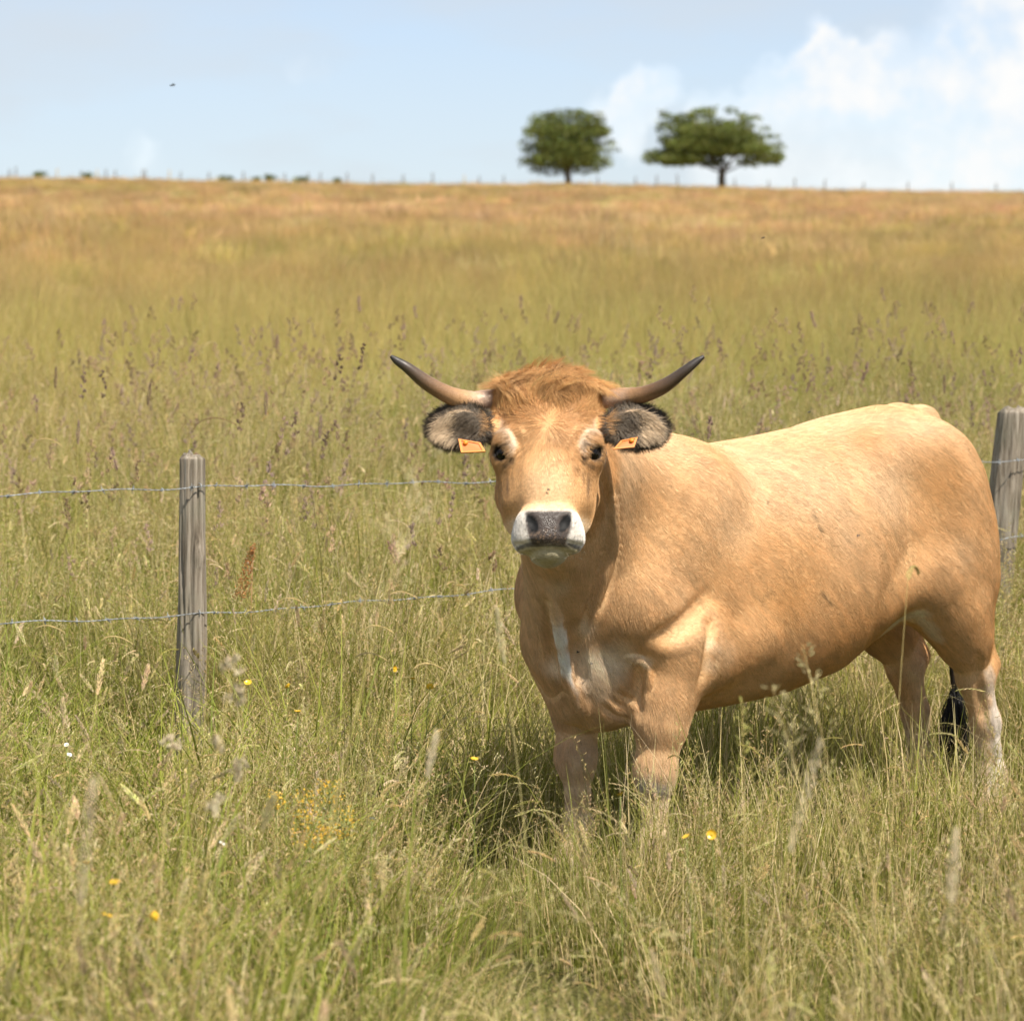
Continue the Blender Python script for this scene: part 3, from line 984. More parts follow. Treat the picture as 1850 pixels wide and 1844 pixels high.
# ------------------------------------------------------------------ the meadow
_py = np.array([-4000, -100, 0, 8, 10, 12, 16, 25, 40, 60, 100, 150, 200, 225, 245, 270, 300, 400, 1000, 4000], float)
_pz = np.array([-6, -2, 0, 0, .06, .22, .48, 1.0, 1.78, 2.86, 5.1, 7.9, 10.6, 11.65, 12.0, 11.8, 10.8, 5.0, -20, -60], float)
_fy = np.concatenate([np.linspace(-100, 420, 2081)])
_fz = np.interp(_fy, _py, _pz)
for _ in range(60): _fz[1:-1] = .25 * _fz[:-2] + .5 * _fz[1:-1] + .25 * _fz[2:]
for _ in range(400): _fz[700:-1] = .25 * _fz[699:-2] + .5 * _fz[700:-1] + .25 * _fz[701:]
_ty = np.concatenate([[-4000], _fy, [1000, 4000]])
_tz = np.concatenate([[-6], _fz, [-20, -60]])


def ground_z(x, y):
    x, y = np.asarray(x, float), np.asarray(y, float)
    z = np.interp(y, _ty, _tz)
    z = z - .0165 * np.clip(x, -120, 120) * np.clip(y / 235, 0, 1.2)
    P = np.stack([x, y, 0 * x], -1)
    z = z + vnoise(P, .06, 2) * .35 * np.clip((y - 14) / 60, 0, 1) * np.clip((260 - y) / 120, .2, 1) + vnoise(P, .5, 6) * .03 * np.clip((y - 9) / 6, 0, 1)
    return z


def gz(x, y): return float(ground_z(np.array([x]), np.array([y]))[0])


def at_h(px, py, h):
    """The point of the flat near meadow that shows at a photograph pixel at height h."""
    return at(px, py, (CAM_H - h) * F_PX / (py - HY))


def meadow_tint(x, y):
    """How dry the sward is, 0 lush green .. 1 straw, by place."""
    P = np.stack([x, y, 0 * x], -1)
    far = sstep(20, 55, y)
    a = .5 + .65 * vnoise(P * np.array([1, .6, 1]), .22, 12) + .35 * vnoise(P, .9, 13)
    b = .5 + .75 * vnoise(P * np.array([.5, .6, 1]), .05, 14) + 1.1 * vnoise(P * np.array([1, .45, 1]), .22, 15)
    return np.clip((.10 + .50 * a) * (1 - far) + (.30 + .62 * b) * far, 0, 1)


def build_ground():
    ys = np.concatenate([[-3000, -600, -100, -20], np.arange(-4, 60, 1.0), np.arange(60, 330, 4.0), [340, 380, 420, 600, 1000, 2000, 4000]])
    xs = np.concatenate([[-3000, -800, -200, -120], np.arange(-80, 81, 2.0), [120, 200, 800, 3000]])
    X, Y = np.meshgrid(xs, ys)
    Z = ground_z(X.ravel(), Y.ravel())
    V = np.stack([X.ravel(), Y.ravel(), Z], 1)
    w = len(xs)
    F = [(r * w + c, r * w + c + 1, (r + 1) * w + c + 1, (r + 1) * w + c) for r in range(len(ys) - 1) for c in range(w - 1)]
    m = Nodes("meadow_soil")
    geo = m.n('ShaderNodeNewGeometry')
    sep = m.n('ShaderNodeSeparateXYZ'); m.l(geo.outputs['Position'], sep.inputs[0])
    mp = m.n('ShaderNodeMapping'); mp.inputs['Scale'].default_value = (1, .5, 1)
    m.l(geo.outputs['Position'], mp.inputs[0])
    n1 = m.n('ShaderNodeTexNoise', Scale=.06, Detail=6.0); m.l(mp.outputs[0], n1.inputs['Vector'])
    n2 = m.n('ShaderNodeTexNoise', Scale=1.6, Detail=8.0, Roughness=.7); m.l(mp.outputs[0], n2.inputs['Vector'])
    c1 = m.ramp(n1.outputs[0], [(.30, (.33, .285, .11)), (.48, (.43, .335, .145)), (.70, (.47, .35, .175))])
    c2 = m.ramp(n2.outputs[0], [(.30, (.72, .74, .66)), (.70, (1.15, 1.12, 1.1))])
    far = m.mix(1.0, c1, c2, 'MULTIPLY')
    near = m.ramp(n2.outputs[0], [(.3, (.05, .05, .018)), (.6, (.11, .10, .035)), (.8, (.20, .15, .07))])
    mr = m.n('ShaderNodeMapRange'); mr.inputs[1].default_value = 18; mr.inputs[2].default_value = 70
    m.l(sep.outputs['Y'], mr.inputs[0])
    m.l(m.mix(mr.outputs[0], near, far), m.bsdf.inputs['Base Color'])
    m.bsdf.inputs['Roughness'].default_value = 1
    m.bsdf.inputs['Specular IOR Level'].default_value = 0
    b = m.n('ShaderNodeBump', Strength=.6, Distance=.3)
    m.l(n2.outputs[0], b.inputs['Height']); m.l(b.outputs[0], m.bsdf.inputs['Normal'])
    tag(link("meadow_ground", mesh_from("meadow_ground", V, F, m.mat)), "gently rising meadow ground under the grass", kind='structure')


build_ground()


# ---- grass
def grass_material(name, transl=.35, lift=.45, dry_keeps=True):
    """Thin leaf: diffuse and translucent. The shading normal leans towards the sky by lift, as the round stems and bristly heads do that the flat blades stand for."""
    m = Nodes(name)
    a = m.attr('blade')
    t = m.attr('tint', 'INSTANCER')
    c = m.mix(a.outputs['Alpha'] if dry_keeps else 1.0, a.outputs['Color'], m.mix(1.0, a.outputs['Color'], t.outputs['Color'], 'MULTIPLY'))
    m.l(c, m.bsdf.inputs['Base Color'])
    m.bsdf.inputs['Roughness'].default_value = .6
    m.bsdf.inputs['Specular IOR Level'].default_value = .2
    g = m.n('ShaderNodeNewGeometry')
    s1 = m.n('ShaderNodeVectorMath', operation='SCALE'); m.l(g.outputs['Normal'], s1.inputs[0]); s1.inputs['Scale'].default_value = 1 - lift
    s2 = m.n('ShaderNodeVectorMath', operation='ADD'); m.l(s1.outputs[0], s2.inputs[0]); s2.inputs[1].default_value = (0, 0, lift)
    s3 = m.n('ShaderNodeVectorMath', operation='NORMALIZE'); m.l(s2.outputs[0], s3.inputs[0])
    m.l(s3.outputs[0], m.bsdf.inputs['Normal'])
    tr = m.n('ShaderNodeBsdfTranslucent')
    m.l(c, tr.inputs['Color'])
    mx = m.n('ShaderNodeMixShader'); mx.inputs[0].default_value = transl
    m.l(m.bsdf.outputs[0], mx.inputs[1]); m.l(tr.outputs[0], mx.inputs[2])
    m.l(mx.outputs[0], m.out.inputs['Surface'])
    return m.mat


GREEN, LIME, STRAW, PALE, PURPLE, BROWN = (.165, .185, .047), (.37, .345, .10), (.56, .43, .20), (.70, .59, .38), (.42, .30, .22), (.30, .20, .125)


class Tuft:
    """Collects blades, stems and spikelets into one mesh with a colour per vertex."""
    def __init__(self, seed):
        self.V, self.F, self.C = [], [], []
        self.r = random.Random(seed)

    def col(self, c, j=.15):
        k = 1 + self.r.uniform(-j, j)
        return tuple(min(.9, q * k * (1 + self.r.uniform(-.05, .05))) for q in c)

    def ribbon(self, pts, widths, side, c0, c1):
        b = len(self.V)
        n = len(pts)
        for i, (p, w) in enumerate(zip(pts, widths)):
            t = i / (n - 1)
            c = tuple(x + (y - x) * t for x, y in zip(c0, c1))
            self.V += [p - side * w * .5, p + side * w * .5]
            self.C += [c, c]
        for i in range(n - 1):
            k = b + 2 * i
            self.F.append((k, k + 1, k + 3, k + 2))

    def path(self, base, h, az, lean, droop, n):
        """Points of a stem rising from base, leaning and bending over towards az."""
        d = Vector((math.cos(az), math.sin(az), 0))
        out = []
        for i in range(n):
            t = i / (n - 1)
            out.append(base + d * (h * (lean * t + droop * t ** 2.6)) + Vector((0, 0, h * (t - .42 * (droop + lean * .4) * t ** 2.6))))
        return out

    def blade(self, base, h, az, lean, droop, w, c0, c1, n=5):
        side = Vector((-math.sin(az + self.r.uniform(-1, 1)), math.cos(az + self.r.uniform(-1, 1)), 0)).normalized()
        p = self.path(base, h, az, lean, droop, n)
        self.ribbon(p, [w * (1 - (i / (n - 1)) ** 1.6 * .92) for i in range(n)], side, c0, c1)

    def stem(self, base, h, az, lean, droop, w, c0, c1, n=6):
        p = self.path(base, h, az, lean, droop, n)
        a = self.r.uniform(0, 3.14)
        for q in (a, a + 1.57):
            self.ribbon(p, [w * (1 - .55 * i / (n - 1)) for i in range(n)], Vector((math.cos(q), math.sin(q), 0)), c0, c1)
        return p

    def spike(self, p, d, ln, w, c):
        """One spikelet: two crossed diamonds."""
        d = d.normalized()
        a = d.cross(Vector((.3, .2, 1)) if abs(d.z) < .9 else Vector((1, 0, 0))).normalized()
        for s in (a, d.cross(a)):
            b = len(self.V)
            self.V += [p, p + d * ln * .45 + s * w * .5, p + d * ln, p + d * ln * .45 - s * w * .5]
            self.C += [c] * 4
            self.F.append((b, b + 1, b + 2, b + 3))

    def airy(self, p, size, c, n=22):
        """Open panicle along the last points of a stem path p."""
        r = self.r
        tip, low = p[-1], p[-3]
        ax = (tip - low)
        for i in range(n):
            t = i / n
            q = low + ax * t
            az = r.uniform(0, 6.28)
            ln = size * (1 - .75 * t) * r.uniform(.5, 1)
            d = Vector((math.cos(az), math.sin(az), r.uniform(.3, 1.1))).normalized()
            e = q + d * ln
            self.ribbon([q, e], [.0007, .0005], Vector((-d.y, d.x, 0)), c, c)
            for k in range(3):
                f = q + d * ln * (.55 + .22 * k)
                self.spike(f, (d + Vector((r.uniform(-.6, .6), r.uniform(-.6, .6), r.uniform(-.4, .6)))), r.uniform(.006, .010), .0026, self.col(c, .25))

    def dense(self, p, ln, w, c, n=26):
        """Narrow dense head at the end of a stem."""
        r = self.r
        ax = (p[-1] - p[-2]).normalized()
        for i in range(n):
            t = i / n
            az = i * 2.4
            rad = w * math.sin(math.pi * (.12 + .8 * t)) * r.uniform(.6, 1.1)
            o = Vector((math.cos(az), math.sin(az), 0)) * rad
            self.spike(p[-1] + ax * (ln * (t - .25)) + o * .4, ax + o / max(w, 1e-4) * .55, r.uniform(.009, .014), .0045, self.col(c, .22))

    def clustered(self, p, ln, c):
        """Cocksfoot: separate tight clumps along the top of the stem."""
        r = self.r
        ax = (p[-1] - p[-2]).normalized()
        for t, sz in ((0, .030), (.22, .026), (.42, .020), (.58, .024), (.72, .026), (.88, .020)):
            q = p[-1] + ax * (ln * (t - .55))
            az = r.uniform(0, 6.28)
            arm = Vector((math.cos(az), math.sin(az), .8)).normalized() * (.030 * (1 - t) * r.uniform(.4, 1.2) + .002)
            self.ribbon([q, q + arm], [.0012, .001], Vector((0, 0, 1)).cross(arm).normalized(), c, c)
            for k in range(11):
                d = (ax * .9 + Vector((r.uniform(-1, 1), r.uniform(-1, 1), r.uniform(-.4, .8))) * .75)
                self.spike(q + arm + Vector((r.uniform(-1, 1), r.uniform(-1, 1), r.uniform(-1, 1))) * sz * .22, d, sz * r.uniform(.4, .7), .0045, self.col(c, .25))

    def nodding(self, p, ln, c, n=20):
        """One-sided drooping head."""
        r = self.r
        d0 = (p[-1] - p[-2]).normalized()
        h = Vector((d0.x, d0.y, 0)).normalized() if abs(d0.x) + abs(d0.y) > 1e-3 else Vector((1, 0, 0))
        q = p[-1].copy()
        d = d0.copy()
        for i in range(n):
            t = i / n
            d = (d + h * .05 - Vector((0, 0, .055))).normalized()
            q2 = q + d * (ln / n)
            self.ribbon([q, q2], [.0010, .0009], Vector((-h.y, h.x, 0)), c, c)
            s = 1 if i % 2 else -1
            side = Vector((-h.y, h.x, 0)) * s
            self.spike(q2, d * .9 + side * .35 + Vector((0, 0, -.35)), r.uniform(.014, .021) * (1 - .3 * t), .0030, self.col(c, .2))
            q = q2

    def build(self, name, mat):
        m = mesh_from(name, self.V, self.F, mat, False)
        a = m.attributes.new('blade', 'FLOAT_COLOR', 'POINT')
        # alpha: how far a patch's tint takes hold; straw and seed heads keep their own colour
        a.data.foreach_set('color', np.array([tuple(c) + (min(1, max(0, (c[1] / c[0] - .78) / .12)),) for c in self.C], np.float32).ravel())
        return m


GRASS_MAT = grass_material("grass", .30, .12)
FAR_GRASS_MAT = grass_material("dry_grass", .25, .68, False)


def lerp3(a, b, t): return tuple(x + (y - x) * t for x, y in zip(a, b))


def make_tufts():
    T = []

    def keep(kind, t):
        o = bpy.data.objects.new("tuft_%02d" % len(T), t.build("tuft", FAR_GRASS_MAT if kind in ('mid', 'far') else GRASS_MAT))
        T.append((kind, o))
    def leaves(t, c, n, k=1.0):
        r = t.r
        n = int(n * .72)
        for i in range(n):
            a, d = r.uniform(0, 6.28), .13 * math.sqrt(r.random())
            b = c + Vector((math.cos(a) * d, math.sin(a) * d, 0))
            q = r.random()
            c0 = t.col(lerp3(GREEN, LIME, r.random() * .6)) if q < .70 else t.col(STRAW)
            c1 = t.col(lerp3(GREEN, LIME, .3 + r.random() * .7)) if q < .58 else t.col(lerp3(STRAW, PALE, r.random()))
            t.blade(b, k * r.uniform(.18, .54) ** 1.0, a + r.uniform(-1.2, 1.2), r.uniform(.03, .34), r.uniform(0, .55) ** 1.5, r.uniform(.0026, .0062), c0, c1)

    def stems(t, c, kind, k=1.0):
        r = t.r
        n = {'airy': 11, 'nod': 7, 'dense': 6, 'cock': 4}[kind]
        for i in range(n):
            a, d = r.uniform(0, 6.28), .14 * math.sqrt(r.random())
            b = c + Vector((math.cos(a) * d, math.sin(a) * d, 0))
            if kind == 'airy':
                p = t.stem(b, k * r.uniform(.36, .62), r.uniform(0, 6.28), r.uniform(.05, .35), r.uniform(.0, .35), .0014, t.col(lerp3(LIME, GREEN, r.random())), t.col(lerp3(LIME, STRAW, r.random())), 7)
                t.airy(p, r.uniform(.03, .07), t.col(r.choice([STRAW, PALE, lerp3(STRAW, LIME, .6), lerp3(PURPLE, STRAW, .6)])), 12)
            elif kind == 'nod':
                p = t.stem(b, k * r.uniform(.36, .58), r.uniform(0, 6.28), r.uniform(.1, .45), r.uniform(.1, .5), .0015, t.col(LIME), t.col(lerp3(STRAW, LIME, .4)), 7)
                t.nodding(p, r.uniform(.05, .10), t.col(r.choice([STRAW, PALE, lerp3(STRAW, LIME, .5)])), 16)
            elif kind == 'dense':
                p = t.stem(b, k * r.uniform(.36, .60), r.uniform(0, 6.28), r.uniform(.05, .3), r.uniform(.0, .3), .0017, t.col(LIME), t.col(lerp3(STRAW, LIME, .4)), 7)
                t.dense(p, r.uniform(.04, .07), .007, t.col(r.choice([lerp3(PALE, STRAW, .5), lerp3(PALE, PURPLE, .5), STRAW])), 20)
            else:
                p = t.stem(b, k * r.uniform(.62, .95), r.uniform(0, 6.28), r.uniform(.0, .22), r.uniform(.0, .15), .0020, t.col(LIME), t.col(lerp3(LIME, STRAW, .5)), 7)
                t.clustered(p, r.uniform(.08, .13), t.col(r.choice([lerp3(BROWN, STRAW, .3), PURPLE, lerp3(PURPLE, STRAW, .5)])))

    def somewhere(r, R):
        a, d = r.uniform(0, 6.28), R * r.random() ** .6
        return Vector((math.cos(a) * d, math.sin(a) * d, 0))
    for s in range(4):
        t = Tuft(100 + s); leaves(t, Vector(), 64); keep('leaf', t)
    for s in range(3):                                          # coarse bright green clumps
        t = Tuft(150 + s); r = t.r
        for i in range(46):
            a, d = r.uniform(0, 6.28), .15 * math.sqrt(r.random())
            c = lerp3((.155, .20, .035), (.36, .37, .08), r.random())
            t.blade(Vector((math.cos(a) * d, math.sin(a) * d, 0)), r.uniform(.28, .66), a + r.uniform(-1, 1), r.uniform(.05, .5), r.uniform(0, .8), r.uniform(.0045, .0085), t.col(c), t.col(lerp3(c, LIME, .6)), 7)
        keep('coarse', t)
    for s in range(3):                                          # dry tangles of leaning stems
        t = Tuft(170 + s); r = t.r
        for i in range(16):
            a, d = r.uniform(0, 6.28), .16 * math.sqrt(r.random())
            p = t.stem(Vector((math.cos(a) * d, math.sin(a) * d, 0)), r.uniform(.40, .75), r.uniform(0, 6.28), r.uniform(.25, .95), r.uniform(.1, .7), .0020, t.col(lerp3(STRAW, LIME, .3)), t.col(PALE), 8)
            if i % 3 == 0: t.nodding(p, r.uniform(.06, .11), t.col(lerp3(PALE, STRAW, .4)), 14)
            elif i % 3 == 1: t.airy(p, r.uniform(.03, .06), t.col(PALE), 12)
        keep('tangle', t)
    for s in range(3):                                          # soft plumed grass
        t = Tuft(190 + s); r = t.r
        for i in range(6):
            a, d = r.uniform(0, 6.28), .16 * math.sqrt(r.random())
            p = t.stem(Vector((math.cos(a) * d, math.sin(a) * d, 0)), r.uniform(.38, .62), r.uniform(0, 6.28), r.uniform(.05, .35), r.uniform(.0, .4), .0018, t.col(LIME), t.col(lerp3(STRAW, LIME, .4)), 7)
            t.dense(p, r.uniform(.05, .085), r.uniform(.007, .012), t.col(r.choice([PALE, lerp3(PALE, STRAW, .5), lerp3(PALE, PURPLE, .35)])), 42)
        keep('soft', t)
    for s in range(2):
        t = Tuft(200 + s); stems(t, Vector(), 'airy'); keep('airy', t)
    for s in range(7):                                          # patches of mixed meadow
        t = Tuft(300 + s)
        for i in range(12): leaves(t, somewhere(t.r, .40), 64, t.r.uniform(.8, 1.15))
        for i in range((8, 11, 13, 9, 12, 9, 11)[s]): stems(t, somewhere(t.r, .40), 'airy', t.r.uniform(.75, 1.15))
        for i in range((1, 2, 1, 3, 1, 2, 1)[s]): stems(t, somewhere(t.r, .40), 'nod', t.r.uniform(.75, 1.1))
        for i in range((2, 1, 2, 1, 3, 1, 2)[s]): stems(t, somewhere(t.r, .40), 'dense', t.r.uniform(.75, 1.1))
        keep('sward', t)
    for s in range(6):                                          # taller patches beyond the fence
        t = Tuft(400 + s)
        for i in range(12): leaves(t, somewhere(t.r, .40), 56, t.r.uniform(1.1, 1.55))
        for i in range((7, 9, 10, 8, 9, 6)[s]): stems(t, somewhere(t.r, .40), 'airy', t.r.uniform(1.1, 1.55))
        for i in range((2, 3, 1, 3, 2, 2)[s]): stems(t, somewhere(t.r, .40), 'nod', t.r.uniform(1.1, 1.5))
        for i in range((2, 1, 3, 2, 1, 2)[s]): stems(t, somewhere(t.r, .40), 'dense', t.r.uniform(1.1, 1.5))
        for i in range((0, 2, 0, 1, 0, 3)[s]): stems(t, somewhere(t.r, .40), 'cock', t.r.uniform(.9, 1.2))
        keep('tall', t)
    SHADES = ((.46, .42, .13), (.58, .44, .22), (.62, .49, .27), (.60, .41, .24), (.44, .31, .17), (.54, .43, .20), (.66, .54, .33), (.50, .36, .19))

    def clumps(r, R, n):
        """Small stands of one kind inside a patch: centre, spread, colour, height."""
        return [(somewhere(r, R), r.uniform(.10, .34), r.choice(SHADES), r.uniform(.75, 1.2)) for _ in range(n)]
    for s in range(6):                                          # plainer patches for the middle distance
        t = Tuft(600 + s); r = t.r
        cl = clumps(r, .75, 12)
        for i in range(430):
            c, sp, sh, hk = r.choice(cl)
            b = c + Vector((r.gauss(0, sp), r.gauss(0, sp), 0))
            k = r.random()
            c0 = t.col(lerp3(GREEN, LIME, r.random())) if k < .34 else t.col(lerp3(sh, LIME, .4))
            c1 = t.col(lerp3(LIME, GREEN, r.random() * .5)) if k < .18 else t.col(sh, .2)
            t.blade(b, hk * r.uniform(.25, .80), r.uniform(0, 6.28), r.uniform(.02, .35), r.uniform(0, .4), r.uniform(.003, .007), c0, c1, 4)
        for i in range(80):
            c, sp, sh, hk = r.choice(cl)
            p = t.stem(c + Vector((r.gauss(0, sp), r.gauss(0, sp), 0)), hk * r.uniform(.55, 1.0), r.uniform(0, 6.28), r.uniform(.0, .25), r.uniform(.0, .2), .0025, t.col(LIME), t.col(STRAW), 4)
            t.dense(p, .09, .012, t.col(lerp3(sh, PALE, .3)), 9)
        keep('mid', t)
    for s in range(6):                                          # broad patches for the far slope
        t = Tuft(700 + s); r = t.r
        cl = clumps(r, 1.2, 16)
        for i in range(430):
            c, sp, sh, hk = r.choice(cl)
            t.blade(c + Vector((r.gauss(0, sp * 1.3), r.gauss(0, sp * 1.3), 0)), hk * r.uniform(.25, .60), r.uniform(0, 6.28), r.uniform(.02, .3), r.uniform(0, .4), r.uniform(.010, .022),
                    t.col(lerp3(sh, LIME, .30)), t.col(sh, .2), 3)
        keep('far', t)
    return T


TUFTS = make_tufts()
TUFT_COL = bpy.data.collections.new("tufts")
for _k, _o in TUFTS: TUFT_COL.objects.link(_o)
KIND_IDS = {}
for _i, (_k, _o) in enumerate(TUFTS): KIND_IDS.setdefault(_k, []).append(_i)


def scatter_nodes():
    ng = bpy.data.node_groups.new("scatter", 'GeometryNodeTree')
    ng.interface.new_socket("Geometry", in_out='INPUT', socket_type='NodeSocketGeometry')
    ng.interface.new_socket("Geometry", in_out='OUTPUT', socket_type='NodeSocketGeometry')
    N, L = ng.nodes.new, ng.links.new
    gi, go = N('NodeGroupInput'), N('NodeGroupOutput')
    ci = N('GeometryNodeCollectionInfo')
    ci.inputs['Collection'].default_value = TUFT_COL
    ci.inputs['Separate Children'].default_value = True
    ci.inputs['Reset Children'].default_value = True
    iop = N('GeometryNodeInstanceOnPoints')
    iop.inputs['Pick Instance'].default_value = True

    def named(n, t):
        a = N('GeometryNodeInputNamedAttribute')
        a.data_type = t
        a.inputs['Name'].default_value = n
        return [o for o in a.outputs if o.enabled and o.name == 'Attribute'][0]
    mp = N('GeometryNodeMeshToPoints')
    L(gi.outputs[0], mp.inputs['Mesh'])
    L(mp.outputs[0], iop.inputs['Points'])
    L(ci.outputs[0], iop.inputs['Instance'])
    L(named('pick', 'INT'), iop.inputs['Instance Index'])
    er = N('FunctionNodeEulerToRotation')
    L(named('turn', 'FLOAT_VECTOR'), er.inputs[0])
    L(er.outputs[0], iop.inputs['Rotation'])
    L(named('size', 'FLOAT_VECTOR'), iop.inputs['Scale'])
    L(iop.outputs[0], go.inputs[0])
    return ng


SCATTER = scatter_nodes()


def cow_distance(x, y):
    """Distance on the ground from the middle line of the cow."""
    a = np.array((COW_MAT @ Vector((-.70, 0, 0)))[:2]); b = np.array((COW_MAT @ Vector((.80, 0, 0)))[:2])
    p = np.stack([x, y], -1)
    t = np.clip(((p - a) @ (b - a)) / ((b - a) @ (b - a)), 0, 1)
    return np.linalg.norm(p - a - t[..., None] * (b - a), axis=-1)


def spread(y0, y1, dens, margin=.12):
    """Random ground points in the part of the meadow a camera near here looks over."""
    if y0 >= 17: margin = .75                                # the slope goes on well past the frame
    hw = lambda y: y * .178 * (1 + margin) + 1.2 + y * .03
    n = int((y1 - y0) * (hw(y0) + hw(y1)) * dens)
    y = np.sqrt(RNG.uniform(y0 ** 2, y1 ** 2, n))
    x = RNG.uniform(-1, 1, n) * hw(y)
    return x, y


def scatter(name, label, sets):
    X, Y, I, S, T = [], [], [], [], []
    for kinds, (x, y), (s0, s1), tint in sets:
        n = len(x)
        ids = np.concatenate([KIND_IDS[k] for k in kinds])
        X.append(x); Y.append(y); I.append(RNG.choice(ids, n)); S.append(RNG.uniform(s0, s1, n))
        T.append(tint(x, y))
    X, Y, I, S, T = np.concatenate(X), np.concatenate(Y), np.concatenate(I), np.concatenate(S), np.concatenate(T)
    n = len(X)
    # keep the blades out of the animal's belly and off the lens
    d = cow_distance(X, Y)
    broad = np.isin(I, sum([KIND_IDS[k] for k in ('sward', 'tall', 'mid', 'far')], []))
    ok = ~((d < .80) & broad) & ~((d < .50) & np.isin(I, KIND_IDS['airy'] + KIND_IDS['coarse'] + KIND_IDS['tangle'] + KIND_IDS['soft'])) & ~((d > .95) & np.isin(I, KIND_IDS['leaf'] + KIND_IDS['airy']))
    S = np.where(d < .42, np.minimum(S, .85) * .8, S)
    near_side = (1 - sstep(7.6, 9.6, Y)) * sstep(4.8, 6.6, Y)                             # trodden by the animal on its side of the fence
    S = S * (1 - .10 * near_side * sstep(-.75, -.1, X) - .46 * near_side * sstep(-.42, -.12, X) * sstep(.34, .20, X))
    S = S * (1 - .34 * sstep(.75, .3, np.hypot(X + 1.02, Y - 9.05)))                         # thinner round the foot of the post
    X, Y, I, S, T = X[ok], Y[ok], I[ok], S[ok], T[ok]
    n = len(X)
    m = bpy.data.meshes.new(name)
    m.vertices.add(n)
    m.vertices.foreach_set('co', np.stack([X, Y, ground_z(X, Y) - .01], 1).astype(np.float32).ravel())
    m.attributes.new('pick', 'INT', 'POINT').data.foreach_set('value', I.astype(np.int32))
    rot = np.stack([RNG.normal(0, .10, n), RNG.normal(0, .10, n), RNG.uniform(0, 6.283, n)], 1)
    m.attributes.new('turn', 'FLOAT_VECTOR', 'POINT').data.foreach_set('vector', rot.astype(np.float32).ravel())
    sz = S[:, None] * np.stack([np.ones(n), np.ones(n), RNG.uniform(.85, 1.15, n)], 1)
    m.attributes.new('size', 'FLOAT_VECTOR', 'POINT').data.foreach_set('vector', sz.astype(np.float32).ravel())
    m.attributes.new('tint', 'FLOAT_COLOR', 'POINT').data.foreach_set('color', np.concatenate([T, np.ones((n, 1))], 1).astype(np.float32).ravel())
    o = link(name, m)
    o.modifiers.new("scatter", 'NODES').node_group = SCATTER
    tag(o, label, kind='stuff')
    print(name, n)
    return o


LUSH, DRY = np.array((.64, .76, .44)), np.array((1.20, 1.06, .84))


def near_tint(x, y):
    t = meadow_tint(x, y)[:, None]
    return (LUSH + (DRY - LUSH) * t) * RNG.normal(1, .10, (len(x), 1))


def far_tint(x, y):
    t = meadow_tint(x, y)[:, None]
    P = np.stack([x, y, 0 * x], -1)
    pink = sstep(.05, .6, vnoise(P * np.array([.5, .7, 1]), .07, 31) + .6 * vnoise(P * np.array([1, .45, 1]), .25, 32))[:, None]
    c = np.array((.86, .82, .58)) + (np.array((1.14, .94, .84)) - np.array((.86, .82, .58))) * t
    c = c * (1 - .5 * pink) + np.array((1.12, .86, .80)) * .5 * pink
    return .87 * c * RNG.normal(1, .18, (len(x), 1)) * RNG.normal(1, .05, (len(x), 3))


def mid_tint(x, y):
    t = sstep(17, 42, y)[:, None]
    return near_tint(x, y) * (1 - t) + far_tint(x, y) * t


def by_place(pts, f):
    x, y = pts
    k = RNG.random(len(x)) < f(x, y)
    return x[k], y[k]


def build_grass():
    fence = lambda x, y: y > 9.45 + (x + 1.06) * .78
    scatter("meadow_grass", "tall flowering meadow grass, green below with straw coloured heads", [
        (('leaf',), spread(6.5, 11, 42), (.75, 1.15), near_tint),
        (('airy',), spread(6.5, 11, 12), (.75, 1.1), near_tint),
        (('sward',), by_place(spread(2.9, 14, 3.4), lambda x, y: ~fence(x, y) * 1.0), (.9, 1.12), near_tint),
        (('tall',), by_place(spread(7.5, 20, 3.4), lambda x, y: fence(x, y) * 1.0), (.85, 1.1), near_tint),
        (('coarse',), by_place(spread(3.0, 14, 10), lambda x, y: sstep(-.15, .4, vnoise(np.stack([x, y, 0 * x], -1), .75, 81) + .25 * (x < -.3))), (.8, 1.2), near_tint),
        (('coarse',), by_place(spread(3.6, 9, 9), lambda x, y: sstep(.1, -.5, x)), (1.0, 1.35), near_tint),
        (('soft',), by_place(spread(3.4, 10, 4), lambda x, y: .25 + .6 * sstep(.2, -.6, x)), (.8, 1.15), near_tint),
        (('tangle',), by_place(spread(3.2, 13, 9), lambda x, y: sstep(-.25, .35, vnoise(np.stack([x, y, 0 * x], -1), .9, 82))), (.75, 1.1), near_tint),
        (('mid',), spread(18, 30, 2.6), (.75, 1.0), mid_tint),
        (('mid',), spread(30, 50, 1.5), (.5, .75), mid_tint),
        (('mid',), spread(50, 75, .8), (.45, .6), mid_tint),
    ])
    scatter("hillside_grass", "dry golden grass covering the slope up to the skyline", [
        (('far',), spread(45, 130, .34), (.6, .9), far_tint),
        (('far',), spread(130, 258, .26), (.6, .85), far_tint),
    ])
